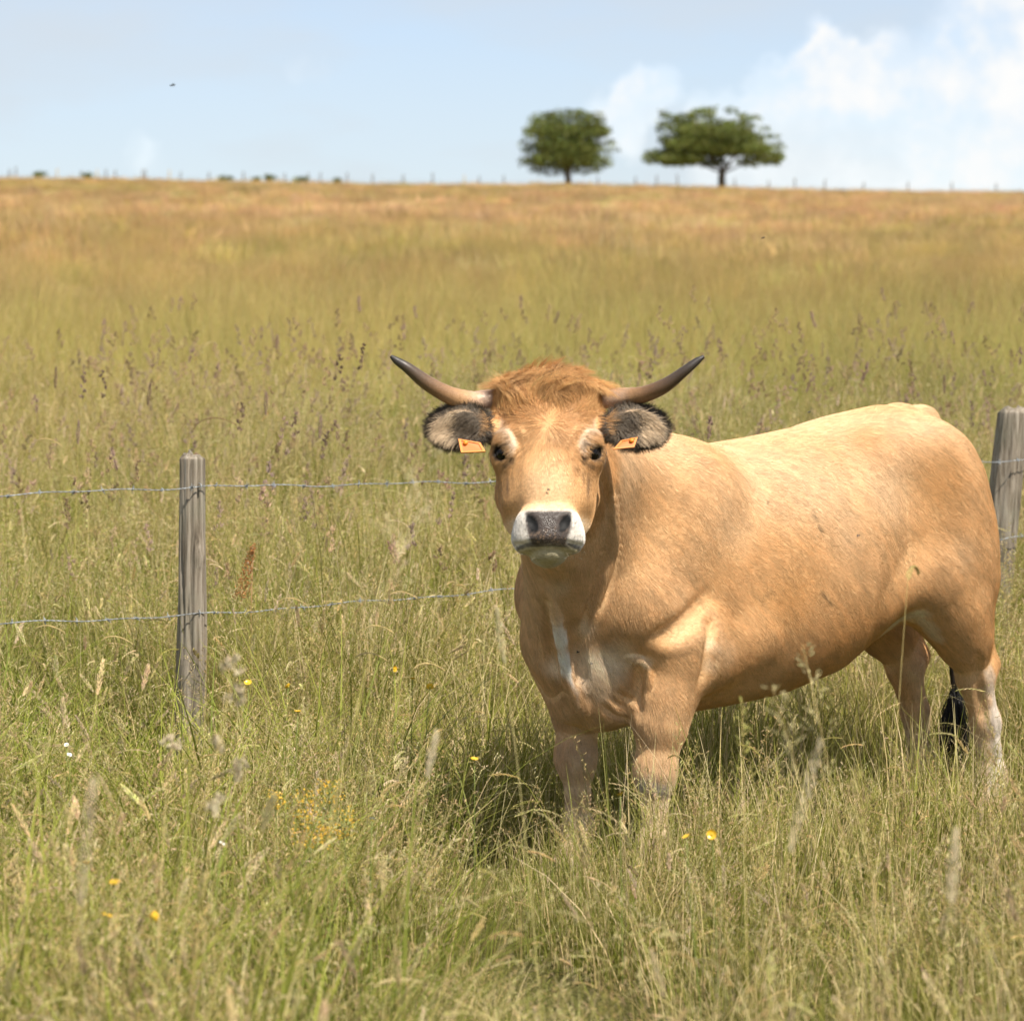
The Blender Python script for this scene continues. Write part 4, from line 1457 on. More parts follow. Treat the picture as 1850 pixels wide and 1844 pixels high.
# ------------------------------------------------------------------ the wire fence
def wood_material(name, dark=1.0):
    m = Nodes(name)
    tc = m.n('ShaderNodeTexCoord')
    mp = m.n('ShaderNodeMapping'); mp.inputs['Scale'].default_value = (1, 1, .055)
    m.l(tc.outputs['Object'], mp.inputs[0])
    n1 = m.n('ShaderNodeTexNoise', Scale=70.0, Detail=6.0, Roughness=.65); m.l(mp.outputs[0], n1.inputs['Vector'])
    n2 = m.n('ShaderNodeTexNoise', Scale=9.0, Detail=5.0); m.l(tc.outputs['Object'], n2.inputs['Vector'])
    d = dark
    c = m.ramp(n1.outputs[0], [(.30, (.075 * d, .058 * d, .042 * d)), (.46, (.26 * d, .215 * d, .162 * d)), (.62, (.43 * d, .372 * d, .298 * d)), (.78, (.57 * d, .505 * d, .42 * d))])
    lich = m.ramp(n2.outputs[0], [(.45, (0, 0, 0)), (.70, (1, 1, 1))])
    mixf = m.n('ShaderNodeMath', operation='MULTIPLY'); m.l(lich, mixf.inputs[0]); mixf.inputs[1].default_value = .35
    m.l(m.mix(mixf.outputs[0], c, (.30 * d, .30 * d, .22 * d)), m.bsdf.inputs['Base Color'])
    m.bsdf.inputs['Roughness'].default_value = .9
    m.bsdf.inputs['Specular IOR Level'].default_value = .15
    b = m.n('ShaderNodeBump', Strength=.7, Distance=.006)
    m.l(n1.outputs[0], b.inputs['Height']); m.l(b.outputs[0], m.bsdf.inputs['Normal'])
    return m.mat


WOOD = wood_material("weathered_wood", .76)


def post_mesh(height, r0, r1, lean, seed, bend=0.0, knot=None):
    """A split, weathered round post standing on its own origin."""
    nz, na = 90, 64
    z = np.concatenate([np.linspace(-.25, height - .02, nz - 5), height - .02 + .02 * np.sin(np.linspace(.25, 1.57, 5))])
    an = np.linspace(0, 2 * math.pi, na, endpoint=False)
    A, Zg = np.meshgrid(an, z)
    t = np.clip(Zg / height, 0, 1)
    r = r0 + (r1 - r0) * t
    P = np.stack([np.cos(A), np.sin(A), Zg * .5], -1)
    r = r * (1 + .10 * vnoise(P * np.array([1.3, 1.3, 1.6]), 1.6, seed) + .09 * vnoise(P * np.array([3.5, 3.5, 2.2]), 1.0, seed + 1) + .07 * vnoise(P * np.array([1.5, 1.5, 8]), 1.0, seed + 7) + .05 * vnoise(P * np.array([7, 7, 9]), 1.0, seed + 4))
    for k in range(8):                                          # drying cracks
        a0 = (seed * 1.7 + k * .83) % 6.283
        da = np.abs((A - a0 + .22 * np.sin(Zg * (3 + k % 4) + k) + .10 * np.sin(Zg * 13 + 2 * k) + math.pi) % (2 * math.pi) - math.pi)
        r = r - .20 * r0 * np.exp(-(da / (.05 + .03 * (k % 3))) ** 2) * sstep(-.15, .35, vnoise(np.stack([0 * Zg + k * 3.3, 0 * Zg, Zg], -1), 3.0, seed))
    if knot:
        ka, kz, ks = knot
        da = (A - ka + math.pi) % (2 * math.pi) - math.pi
        r = r + .30 * r0 * np.exp(-(da / .35) ** 2 - ((Zg - kz) / ks) ** 2) - .24 * r0 * np.exp(-(da / .12) ** 2 - ((Zg - kz) / (ks * .4)) ** 2)
    top = sstep(height - .022, height, Zg)
    r = r * (1 - .28 * top ** 2)
    ox = lean[0] * Zg + bend * np.sin(t * math.pi)
    oy = lean[1] * Zg
    V = np.stack([r * np.cos(A) + ox, r * np.sin(A) + oy, Zg + .014 * vnoise(P, 3, seed + 2) * top], -1).reshape(-1, 3)
    F = [(i * na + k, i * na + (k + 1) % na, (i + 1) * na + (k + 1) % na, (i + 1) * na + k) for i in range(nz - 1) for k in range(na)]
    c = len(V)
    V = np.concatenate([V, [[ox[-1, 0], oy[-1, 0], height - .004]]])
    F += [((nz - 1) * na + k, (nz - 1) * na + (k + 1) % na, c) for k in range(na)]
    return V, F


def wire_material():
    m = Nodes("galvanised_wire")
    tc = m.n('ShaderNodeTexCoord')
    n = m.n('ShaderNodeTexNoise', Scale=30.0, Detail=3.0); m.l(tc.outputs['Object'], n.inputs['Vector'])
    m.l(m.ramp(n.outputs[0], [(.35, (.20, .215, .225)), (.65, (.40, .425, .44))]), m.bsdf.inputs['Base Color'])
    m.bsdf.inputs['Metallic'].default_value = .35
    m.bsdf.inputs['Roughness'].default_value = .5
    return m.mat


def build_fence():
    WIRE = wire_material()
    f = link("barbed_wire_fence", None)
    tag(f, "barbed wire fence on grey weathered posts running behind the cow", "fence")
    base = [Vector((-4.2, 7.1, 0)), Vector((-1.075, 9.55, 0)), Vector((2.005, 12.0, 0)), Vector((5.22, 14.45, 0))]
    f.location = base[1]
    for i, b in enumerate(base): b.z = gz(b.x, b.y)
    f.location.z = base[1].z
    specs = [(1.22, .045, .042, (.0, .0), 3, 0, None), (1.135, .053, .043, (.010, .0), 5, .008, (-.9, .80, .035)), (1.275, .064, .062, (.088, .02), 9, -.012, None), (1.2, .05, .05, (0, 0), 12, 0, None)]
    tops = []
    for b, (h, r0, r1, ln, sd, bend, kn) in zip(base, specs):
        h = h - b.z if b is base[2] else h
        v, fc = post_mesh(h, r0, r1, ln, sd, bend, kn)
        link("post", mesh_from("post", v, fc, WOOD), f, b - f.location)
    # wire heights above datum at each post, stapled on the camera side
    zs = [(1.20, .865), (1.094, .672), (1.065, .742), (1.13, .80)]

    def barb_mesh():
        V, F = [], []
        for k in range(2):
            a = k * .004 - .002
            for s in (1, -1):
                v, fc = tube([(a, 0, 0), (a + .002, s * .006, .004), (a + .003 * s, s * .014, .006 * (1 if k else -1))], [.0013, .0012, .0004], 5)
                n = len(V); V += v; F += [tuple(q + n for q in g) for g in fc]
            v, fc = tube([(a + .0022 * math.sin(t), .0036 * math.cos(t * 1.0), .0036 * math.sin(t)) for t in np.linspace(0, 6.2, 9)], [.0012] * 9, 5)
            n = len(V); V += v; F += [tuple(q + n for q in g) for g in fc]
        return mesh_from("barb", V, F, WIRE)
    BARB = barb_mesh()
    STAPLE_V, STAPLE_F = tube([(0, .012, .010), (0, -.003, .009), (0, -.006, 0), (0, -.003, -.009), (0, .012, -.010)], [.0016] * 5, 6)
    STAPLE = mesh_from("staple", STAPLE_V, STAPLE_F, WIRE)
    normal = Vector((.617, -.787, 0))
    for lvl in (0, 1):
        for i in range(3):
            a, b = base[i].copy(), base[i + 1].copy()
            a.z, b.z = zs[i][lvl], zs[i + 1][lvl]
            off = normal * -.0
            pr = [specs[i], specs[i + 1]]
            a += normal * (pr[0][1] + .004) + Vector((pr[0][3][0] * a.z, 0, 0))
            b += normal * (pr[1][1] + .004) + Vector((pr[1][3][0] * b.z, 0, 0))
            L = (b - a).length
            d = (b - a).normalized()
            side = d.cross(Vector((0, 0, 1))).normalized()
            up = side.cross(d)
            n = int(L / .0085)
            sag = .030 if i != 1 else .018

            def pos(t):
                p = a + (b - a) * t
                p.z -= sag * 4 * t * (1 - t) - .003 * math.sin(t * 37 + lvl * 2) - .0025 * math.sin(t * 83 + i)
                return p
            V, F = [], []
            for ph in (0, math.pi):
                path = []
                for k in range(n + 1):
                    t = k / n
                    an = t * L / .042 * 2 * math.pi + ph
                    path.append(pos(t) + (side * math.cos(an) + up * math.sin(an)) * .0013 - f.location)
                v, fc = tube(path, [.00115] * len(path), 5)
                q = len(V); V += v; F += [tuple(x + q for x in g) for g in fc]
            w = link("wire", mesh_from("wire", V, F, WIRE), f)
            m = 0
            x = .06
            while x < L - .03:
                p = pos(x / L)
                if abs(p.x / p.y) < .21:
                    o = link("barb", BARB, w, p - f.location)
                    o.rotation_euler = (RNG.uniform(0, 6), 0, math.atan2(d.y, d.x))
                x += .115 + RNG.uniform(-.008, .008)
            if i < 2:
                o = link("staple", STAPLE, w, pos(1) - f.location)
                o.rotation_euler = (0, 0, math.atan2(normal.y, normal.x) + math.pi / 2)


build_fence()


# ------------------------------------------------------------------ trees, bushes and fence on the skyline
def leaf_material(name, tint):
    m = Nodes(name)
    a = m.attr('leaf')
    m.l(m.mix(1.0, a.outputs['Color'], tint, 'MULTIPLY'), m.bsdf.inputs['Base Color'])
    m.bsdf.inputs['Roughness'].default_value = .6
    m.bsdf.inputs['Specular IOR Level'].default_value = .2
    tr = m.n('ShaderNodeBsdfTranslucent'); m.l(a.outputs['Color'], tr.inputs['Color'])
    mx = m.n('ShaderNodeMixShader'); mx.inputs[0].default_value = .25
    m.l(m.bsdf.outputs[0], mx.inputs[1]); m.l(tr.outputs[0], mx.inputs[2]); m.l(mx.outputs[0], m.out.inputs['Surface'])
    return m.mat


LEAF = leaf_material("leaves", (1, 1, 1))
BARK = Nodes("bark")
_bt = BARK.n('ShaderNodeTexCoord'); _bn = BARK.n('ShaderNodeTexNoise', Scale=6.0, Detail=6.0)
BARK.l(_bt.outputs['Object'], _bn.inputs['Vector'])
BARK.l(BARK.ramp(_bn.outputs[0], [(.3, (.05, .04, .03)), (.7, (.15, .12, .09))]), BARK.bsdf.inputs['Base Color'])
BARK.bsdf.inputs['Roughness'].default_value = .9


def leaf_cloud(clumps, count, size, seed, tone=1.0):
    """Leaf sprays spread through a set of flattened clumps (centre, radii)."""
    rg = np.random.default_rng(seed)
    V, F, C = [], [], []
    w = np.array([r[0] * r[1] * r[2] for _, r in clumps]) ** .7
    pick = rg.choice(len(clumps), count, p=w / w.sum())
    cl_t = rg.normal(1, .16, len(clumps))
    c = np.array([q[0] for q in clumps])[pick]
    r = np.array([q[1] for q in clumps])[pick]
    d = rg.normal(0, 1, (count, 3)); d /= np.linalg.norm(d, axis=1, keepdims=True)
    rad = 1.08 * rg.random(count) ** .42
    P = c + d * rad[:, None] * r
    P += rg.normal(0, .05, P.shape)
    out = d * np.array([1, 1, .45]) + rg.normal(0, .55, P.shape)
    out /= np.linalg.norm(out, axis=1, keepdims=True)
    s = np.cross(out, rg.normal(0, 1, P.shape)); s /= np.linalg.norm(s, axis=1, keepdims=True)
    ln = size * rg.uniform(.6, 1.5, (count, 1))
    col_ = np.array((.085, .100, .026))[None] * (tone * cl_t[pick] * rg.normal(1, .22, count))[:, None]
    col_ = col_ * (1 + rg.normal(0, .08, (count, 3)))
    a = P; b = P + out * ln * .5 + s * ln * .32; e = P + out * ln; g = P + out * ln * .5 - s * ln * .32
    V = np.stack([a, b, e, g], 1).reshape(-1, 3)
    F = np.arange(count * 4).reshape(-1, 4)
    m = bpy.data.meshes.new("crown")
    m.vertices.add(len(V)); m.vertices.foreach_set('co', V.astype(np.float32).ravel())
    m.loops.add(F.size); m.loops.foreach_set('vertex_index', F.astype(np.int32).ravel())
    m.polygons.add(count); m.polygons.foreach_set('loop_start', np.arange(0, F.size, 4, dtype=np.int32))
    m.update(calc_edges=True)
    at_ = m.attributes.new('leaf', 'FLOAT_COLOR', 'POINT')
    cc = np.concatenate([np.clip(col_, .01, .5), np.ones((count, 1))], 1)
    at_.data.foreach_set('color', np.repeat(cc, 4, 0).astype(np.float32).ravel())
    m.materials.append(LEAF)
    return m


def limb(a, b, r0, r1, seed, n=7, wob=.1):
    rr = random.Random(seed)
    a, b = Vector(a), Vector(b)
    L = (b - a).length
    pts = [a + (b - a) * (i / (n - 1)) + (Vector((rr.uniform(-1, 1), rr.uniform(-1, 1), rr.uniform(-.4, .6))) * L * wob * math.sin(math.pi * i / (n - 1))) for i in range(n)]
    return tube(pts, [r0 + (r1 - r0) * i / (n - 1) for i in range(n)], 8)


def build_trees():
    D = 228.0
    S_ = F_PX / D                                              # photograph pixels per metre up there
    # ---- round dense tree
    bx = (1026 - CX) / S_
    base = Vector((bx, D, gz(bx, D)))
    t = link("tree", None, None, base)
    tag(t, "dense rounded green tree, the narrower of the two trees on the skyline", "tree", "trees standing on the crest of the hill")
    yb = HY - (base.z - CAM_H) * S_
    px = lambda x, y, dy=0.0: ((x - 1026) / S_, dy, (yb - y) / S_)
    rr = random.Random(3)
    cl = []
    for (x, y, w, h) in ((1022, 212, 40, 14), (985, 216, 32, 13), (1062, 218, 32, 13), (1000, 236, 50, 15), (1055, 238, 45, 14), (975, 245, 30, 14), (1078, 236, 22, 14),
                         (1020, 262, 62, 16), (970, 268, 30, 13), (1075, 262, 26, 12), (1020, 288, 72, 15), (965, 292, 27, 12), (1082, 290, 24, 13), (990, 305, 40, 10), (1055, 304, 40, 10), (1040, 272, 50, 14)):
        for dy in (-1.6, 0, 1.6) if w > 40 else (rr.uniform(-1.3, 1.3),):
            k = 1 - .12 * abs(dy)
            cl.append((px(x + rr.uniform(-4, 4), y, dy + rr.uniform(-.3, .3)), (w / S_ * 1.0 * k, w / S_ * .7, h / S_ * .92)))
    for i in range(30):                                        # ragged twigs past the outline
        a = rr.uniform(-.2, 3.3)
        cl.append((px(1024 + rr.uniform(70, 84) * math.cos(a), 268 - rr.uniform(58, 70) * math.sin(a) * (1 if math.sin(a) > 0 else .6), rr.uniform(-1, 1)), (rr.uniform(.3, .6), .3, .11)))
    link("crown", leaf_cloud(cl, 19000, .21, 5, 1.7), t)
    V, F = limb((0, 0, -.4), px(1027, 285), .30, .20, 1, 6, .02)
    tr = link("trunk", mesh_from("trunk", V, F, BARK.mat), t)
    for i, q in enumerate(((985, 262), (1065, 258), (1025, 228), (970, 290), (1085, 285), (1000, 240))):
        V, F = limb(px(1027, 300), px(*q, rr.uniform(-1, 1)), .12, .03, 10 + i)
        link("limb", mesh_from("limb", V, F, BARK.mat), tr)
    # ---- spreading tree
    bx = (1303 - CX) / S_
    base = Vector((bx, D, gz(bx, D)))
    t = link("tree", None, None, base)
    tag(t, "wide spreading tree with a forked trunk and loose crown on the skyline", "tree", "trees standing on the crest of the hill")
    yb = HY - (base.z - CAM_H) * S_
    px = lambda x, y, dy=0.0: ((x - 1303) / S_, dy, (yb - y) / S_)
    rr = random.Random(8)
    cl = []
    for (x, y, w, h) in ((1265, 208, 26, 10), (1240, 215, 26, 10), (1300, 224, 34, 11), (1335, 228, 30, 11), (1225, 232, 26, 11), (1262, 238, 42, 14), (1320, 246, 46, 14), (1362, 250, 26, 12),
                         (1210, 252, 24, 11), (1245, 262, 46, 14), (1300, 270, 44, 13), (1352, 270, 40, 12), (1385, 280, 28, 10), (1402, 286, 16, 8), (1195, 280, 30, 11), (1230, 288, 42, 12), (1178, 288, 18, 9),
                         (1280, 290, 34, 11), (1360, 292, 30, 9), (1400, 292, 16, 6), (1205, 208, 12, 6), (1350, 214, 12, 6), (1196, 226, 10, 6)):
        for dy in (-1.9, 0, 1.9) if w > 36 else (rr.uniform(-1.5, 1.5),):
            cl.append((px(x + rr.uniform(-4, 4), y, dy + rr.uniform(-.3, .3)), (w / S_ * .9, w / S_ * .65, h / S_ * .85)))
    for i in range(14):
        a = rr.uniform(0, 3.14)
        cl.append((px(1290 + 118 * math.cos(a), 285 - 88 * math.sin(a), rr.uniform(-1, 1)), (.45, .3, .13)))
    link("crown", leaf_cloud(cl, 26000, .21, 9, 1.75), t)
    V, F = limb((0, 0, -.4), px(1305, 308), .36, .26, 1, 5, .02)
    tr = link("trunk", mesh_from("trunk", V, F, BARK.mat), t)
    for i, (q, r) in enumerate((((1270, 262), .14), ((1340, 270), .15), ((1305, 240), .13), ((1225, 280), .09), ((1385, 284), .09), ((1250, 225), .07), ((1350, 240), .07))):
        V, F = limb(px(1305, 312), px(*q, rr.uniform(-1.2, 1.2)), r, .03, 20 + i)
        link("limb", mesh_from("limb", V, F, BARK.mat), tr)
    # ---- low bushes along the crest
    D = 236.0
    S_ = F_PX / D
    rr = random.Random(4)
    looks = [(72, 311, 13, 7, "small rounded bush at the far left end of the skyline"), (157, 314, 11, 6, "small low bush on the skyline beside a pale yellow marker post"),
             (405, 320, 15, 4, "flat low bush hugging the skyline left of the dark pair"), (460, 319, 9, 6, "smaller bush of the dark pair on the skyline"), (488, 317, 12, 8, "largest dark bush on the left part of the skyline"),
             (543, 321, 14, 6, "dark low bush on the skyline just right of the dark pair"), (608, 324, 9, 4, "tiny bush on the skyline, rightmost of the crest bushes")]
    for i, (x, y, w, h, lb) in enumerate(looks):
        bx = (x - CX) / S_
        z = gz(bx, D)
        zc = at(x, y + h * .6, D).z - z
        o = link("bush", None, None, (bx, D, z))
        tag(o, lb, "bush", "low bushes along the crest of the hill")
        k = S_
        hh = max(h * 1.05 / k, .28)
        cl = [(((rr.uniform(-.6, .6)) * w / k, rr.uniform(-.2, .2), zc + hh * rr.uniform(-.45, .35)), (w / k * rr.uniform(.32, .5), w / k * .4, hh * rr.uniform(.3, .5))) for _ in range(6)]
        link("foliage", leaf_cloud(cl, 420, .13, 40 + i, 1.6), o)
        V, F = limb((0, 0, -.2), (rr.uniform(-.1, .1), 0, zc), .05, .02, 60 + i, 4)
        link("stem", mesh_from("stem", V, F, BARK.mat), o)


build_trees()


def build_crest_fence():
    D = 241.0
    S_ = F_PX / D
    f = link("hilltop_fence", None, None, (0, D, gz(0, D)))
    tag(f, "distant post and wire fence along the crest of the hill against the sky", "fence")
    dark = wood_material("distant_wood", .45)
    ym = Nodes("yellow_marker"); ym.bsdf.inputs['Base Color'].default_value = (.42, .33, .17, 1); ym.bsdf.inputs['Roughness'].default_value = .7
    tops = []
    for i, (x, hp) in enumerate(((-120, 22), (-60, 24), (29, 26), (17, 20), (103, 22), (175, 20), (146, 18), (192, 20), (209, 20), (258, 24), (263, 26), (306, 22), (326, 18), (377, 20), (440, 20), (515, 19), (557, 22), (579, 20),
                                 (627, 22), (673, 20), (728, 22), (782, 24), (839, 20), (866, 20), (910, 20), (1080, 22), (1148, 24), (1186, 26), (1224, 32), (1328, 22), (1389, 20), (1436, 24), (1490, 24), (1560, 18), (1640, 18), (1720, 20), (1800, 20), (1900, 22))):
        bx = (x - CX) / S_
        z0 = gz(bx, D)
        h = at(x, 318 + 27 * x / 1850 - hp * .62, D).z - z0 + (i * 37 % 10) * .012
        pale = x in (103, 175, 839, 306)
        v, fc = tube([(0, 0, -.2), (.0, 0, h * .5), ((i * 29 % 7 - 3) * .01, 0, h * .98), ((i * 29 % 7 - 3) * .01, 0, h)], [.06, .058, .055, .04], 8)
        link("post", mesh_from("post", v, fc, ym.mat if pale else dark), f, Vector((bx, D, z0)) - f.location)
        tops.append((bx, z0))
    tops.sort()
    wm = Nodes("thin_wire"); wm.bsdf.inputs['Base Color'].default_value = (.2, .2, .19, 1)
    for hz in (.75, 1.1):
        v, fc = tube([Vector((x, D, z + hz)) - f.location for x, z in tops], [.006] * len(tops), 5)
        link("wire", mesh_from("wire", v, fc, wm.mat), f)


build_crest_fence()


# ------------------------------------------------------------------ plants one can pick out
PLANT = Nodes("plant")
_pa = PLANT.attr('blade')
PLANT.l(_pa.outputs['Color'], PLANT.bsdf.inputs['Base Color'])
PLANT.bsdf.inputs['Roughness'].default_value = .55
PLANT.bsdf.inputs['Specular IOR Level'].default_value = .25


def stalk(name, label, tip, Y, az, kind, c_stem, c_head, hl=.11, hw=.010, group=None, lean=.10, droop=.08, w=.0024, seed=0):
    """A single grass stalk whose head stands at a measured pixel and distance."""
    p = at(tip[0], tip[1], Y)
    t0 = Tuft(900 + seed)
    # root so that the bent stem ends at the tip
    h = (p.z - gz(p.x, Y))
    d = Vector((math.cos(az), math.sin(az), 0))
    hh = h / (1 - .42 * (droop + lean * .4))
    root = Vector((p.x, p.y, 0)) - d * hh * (lean + droop)
    root.z = gz(root.x, root.y)
    o = link(name, None, None, root)
    tag(o, label, "grass stalk", group)
    path = t0.stem(Vector((0, 0, 0)), hh, az, lean, droop, w, t0.col(c_stem), t0.col(lerp3(c_stem, STRAW, .5)), 12)
    for k in range(2):
        t0.blade(path[2 + 2 * k], hh * .3, az + 2.2 * k + 1, .5, .6, .004, t0.col(c_stem), t0.col(lerp3(c_stem, STRAW, .6)))
    link("stem", t0.build("stem", PLANT.mat), o)
    t1 = Tuft(950 + seed)
    if kind == 'dense': t1.dense(path, hl, hw, tuple(q * .72 for q in c_head), 44)
    elif kind == 'cock': t1.clustered(path, hl, tuple(q * .68 for q in c_head))
    elif kind == 'nod': t1.nodding(path, hl, c_head, 34)
    else: t1.airy(path, hl * .5, c_head, 40)
    link("seed_head", t1.build("seed_head", PLANT.mat), o)
    return o


def build_stalks():
    g = "tall cocksfoot stalks behind the fence"
    for i, (x, y, Y, k, az, lb) in enumerate((
        (100, 690, 11.6, 'dense', 1.4, "tall stalk with a narrow dark head, leftmost of the tall ones behind the fence"),
        (150, 692, 11.4, 'cock', 1.3, "tall cocksfoot stalk with a dark brown tufted head left of the left fence post"),
        (184, 690, 11.2, 'cock', .8, "tall cocksfoot stalk with a pinkish tufted head left of the left fence post"),
        (268, 722, 11.0, 'dense', .6, "stalk with a dark slanted head above and left of the left fence post"),
        (141, 790, 10.6, 'dense', 1.5, "short stalk with a dark upright head at the far left behind the wire"),
        (480, 738, 11.0, 'dense', 1.5, "stalk with a brown upright head between the left post and the cow"),
        (437, 748, 10.8, 'cock', 1.5, "stalk with a loose pale head just right of the left fence post"),
        (578, 780, 10.7, 'dense', 1.2, "stalk with a thick brown head low between the left post and the cow"),
        (535, 766, 10.9, 'cock', 1.6, "stalk with a small tufted head between two brown headed stalks near the wire"),
        (612, 660, 11.3, 'cock', 1.5, "tall tufted stalk, shorter of the pair left of the cow's horn"),
        (656, 640, 11.3, 'cock', 1.5, "tallest tufted stalk, standing just left of the cow's left-hand horn"),
        (592, 800, 10.4, 'cock', 1.4, "brownish tufted stalk above the upper wire near the cow's ear"),
        (1175, 664, 13.0, 'cock', 1.5, "tufted stalk rising between the cow's head and its back"),
        (1706, 700, 13.5, 'dense', 1.5, "stalk with a brown head above the cow's rump"))):
        stalk("grass_stalk", lb, (x, y), Y, az, k, LIME, lerp3(BROWN, PURPLE, (i * 37 % 10) / 10), .115 if k == 'cock' else .085, .010, g, .06, .03, .0022, i)
    stalk("grass_stalk", "dry stalk with a long head arching to the right above the left fence post", (345, 785), 10.2, .15, 'nod', STRAW, (.30, .19, .10), .19, .010, g, .06, .05, .0024, 40)
    g = "blurred pale stalks close to the camera"
    for i, (x, y, Y, k, az, lb, hl, hw, ch) in enumerate((
        (770, 830, 4.6, 'airy', .5, "long blurred pale stem slanting up in front of the wire left of the cow's face", .20, .012, PALE),
        (775, 1385, 4.9, 'dense', .9, "blurred white feathery head left of the cow's front legs", .075, .009, PALE),
        (1440, 1490, 4.3, 'dense', .5, "large blurred feathery head below the cow's belly", .17, .016, PALE),
        (1720, 1600, 4.0, 'dense', 1.2, "blurred whitish plume at the lower right below the hind leg", .10, .010, PALE),
        (1395, 1240, 4.8, 'airy', 2.6, "blurred stalk crossing in front of the cow's belly", .14, .01, lerp3(PALE, LIME, .5)),
        (1450, 1165, 5.4, 'airy', 2.2, "loose blurred panicle in front of the cow's flank", .13, .01, lerp3(PALE, LIME, .5)),
        (150, 1580, 3.7, 'dense', 1.4, "blurred brownish plume at the lower left", .16, .014, lerp3(PALE, PURPLE, .5)),
        (908, 1175, 5.6, 'dense', 2.0, "blurred pale head beside the cow's far shoulder", .11, .008, lerp3(PALE, LIME, .4)),
        (425, 1210, 5.2, 'cock', .9, "soft blurred head in front of the foot of the left post", .045, .013, PALE),
        (427, 1262, 5.2, 'cock', .2, "small blurred head just below another at the foot of the left post", .045, .012, PALE),
        (388, 1352, 5.4, 'cock', .1, "pale blurred head lying level below the left post", .045, .010, PALE),
        (437, 1396, 5.4, 'cock', 3.0, "pale blurred head right of a level one below the left post", .045, .010, PALE),
        (305, 1352, 5.6, 'cock', 1.5, "upright blurred head left of the level pair below the left post", .045, .010, PALE),
        (478, 1486, 4.7, 'dense', .3, "greenish blurred head in the lower left middle", .06, .012, lerp3(PALE, LIME, .6)),
        (390, 1462, 5.0, 'cock', 1.2, "blurred buff head below the level pair", .045, .011, PALE),
        (1545, 1390, 4.4, 'airy', 2.0, "blurred arching green stalk between the belly and the hind leg", .14, .01, LIME),
        (1640, 1050, 6.3, 'nod', 1.2, "tall green stalk with a slender head in front of the flank fold", .12, .01, lerp3(LIME, STRAW, .4)),
        (1340, 1260, 5.6, 'airy', 1.57, "thin green stem standing upright before the cow's belly", .06, .01, LIME))):
        stalk("grass_stalk", lb, (x, y), Y, az, k, lerp3(LIME, STRAW, .4), ch, hl, hw, g, .16, .06, .0026, 60 + i)
    g = "drooping straw heads around the fence"
    for i, (x, y, Y, az, lb) in enumerate((
        (700, 1078, 8.9, .15, "straw head drooping right, just below the lower wire near the cow"), (640, 1190, 8.2, .1, "long straw head drooping right under the lower wire"),
        (655, 1140, 8.6, .1, "straw head drooping right, second below the lower wire"), (60, 1140, 8.6, .1, "straw head drooping right at the far left under the lower wire"),
        (180, 1160, 8.2, .2, "straw head drooping right left of the post's foot"), (500, 1090, 8.8, .1, "straw head hanging at the lower wire right of the left post"),
        (745, 1210, 7.6, .4, "pale straw head left of the cow's chest"), (60, 800, 9.6, .2, "pale head drooping behind the wires at the far left"))):
        stalk("grass_stalk", lb, (x, y), Y, az, 'nod', lerp3(LIME, STRAW, .4), STRAW, .10, .01, g, .18, .12, .0013, 90 + i)


build_stalks()


def petal_mesh(c, r=.011):
    """One cupped petal, hinged at the origin, pointing along +X."""
    V, F = [], []
    for i in range(5):
        t = i / 4
        w = r * .62 * math.sin(math.pi * (.12 + .74 * t))
        for j in (-1, 0, 1):
            V.append((r * t, j * w, .35 * r * t * t + .12 * r * abs(j)))
    for i in range(4):
        for j in range(2):
            a = i * 3 + j
            F.append((a, a + 1, a + 4, a + 3))
    return mesh_from("petal", V, F, c)


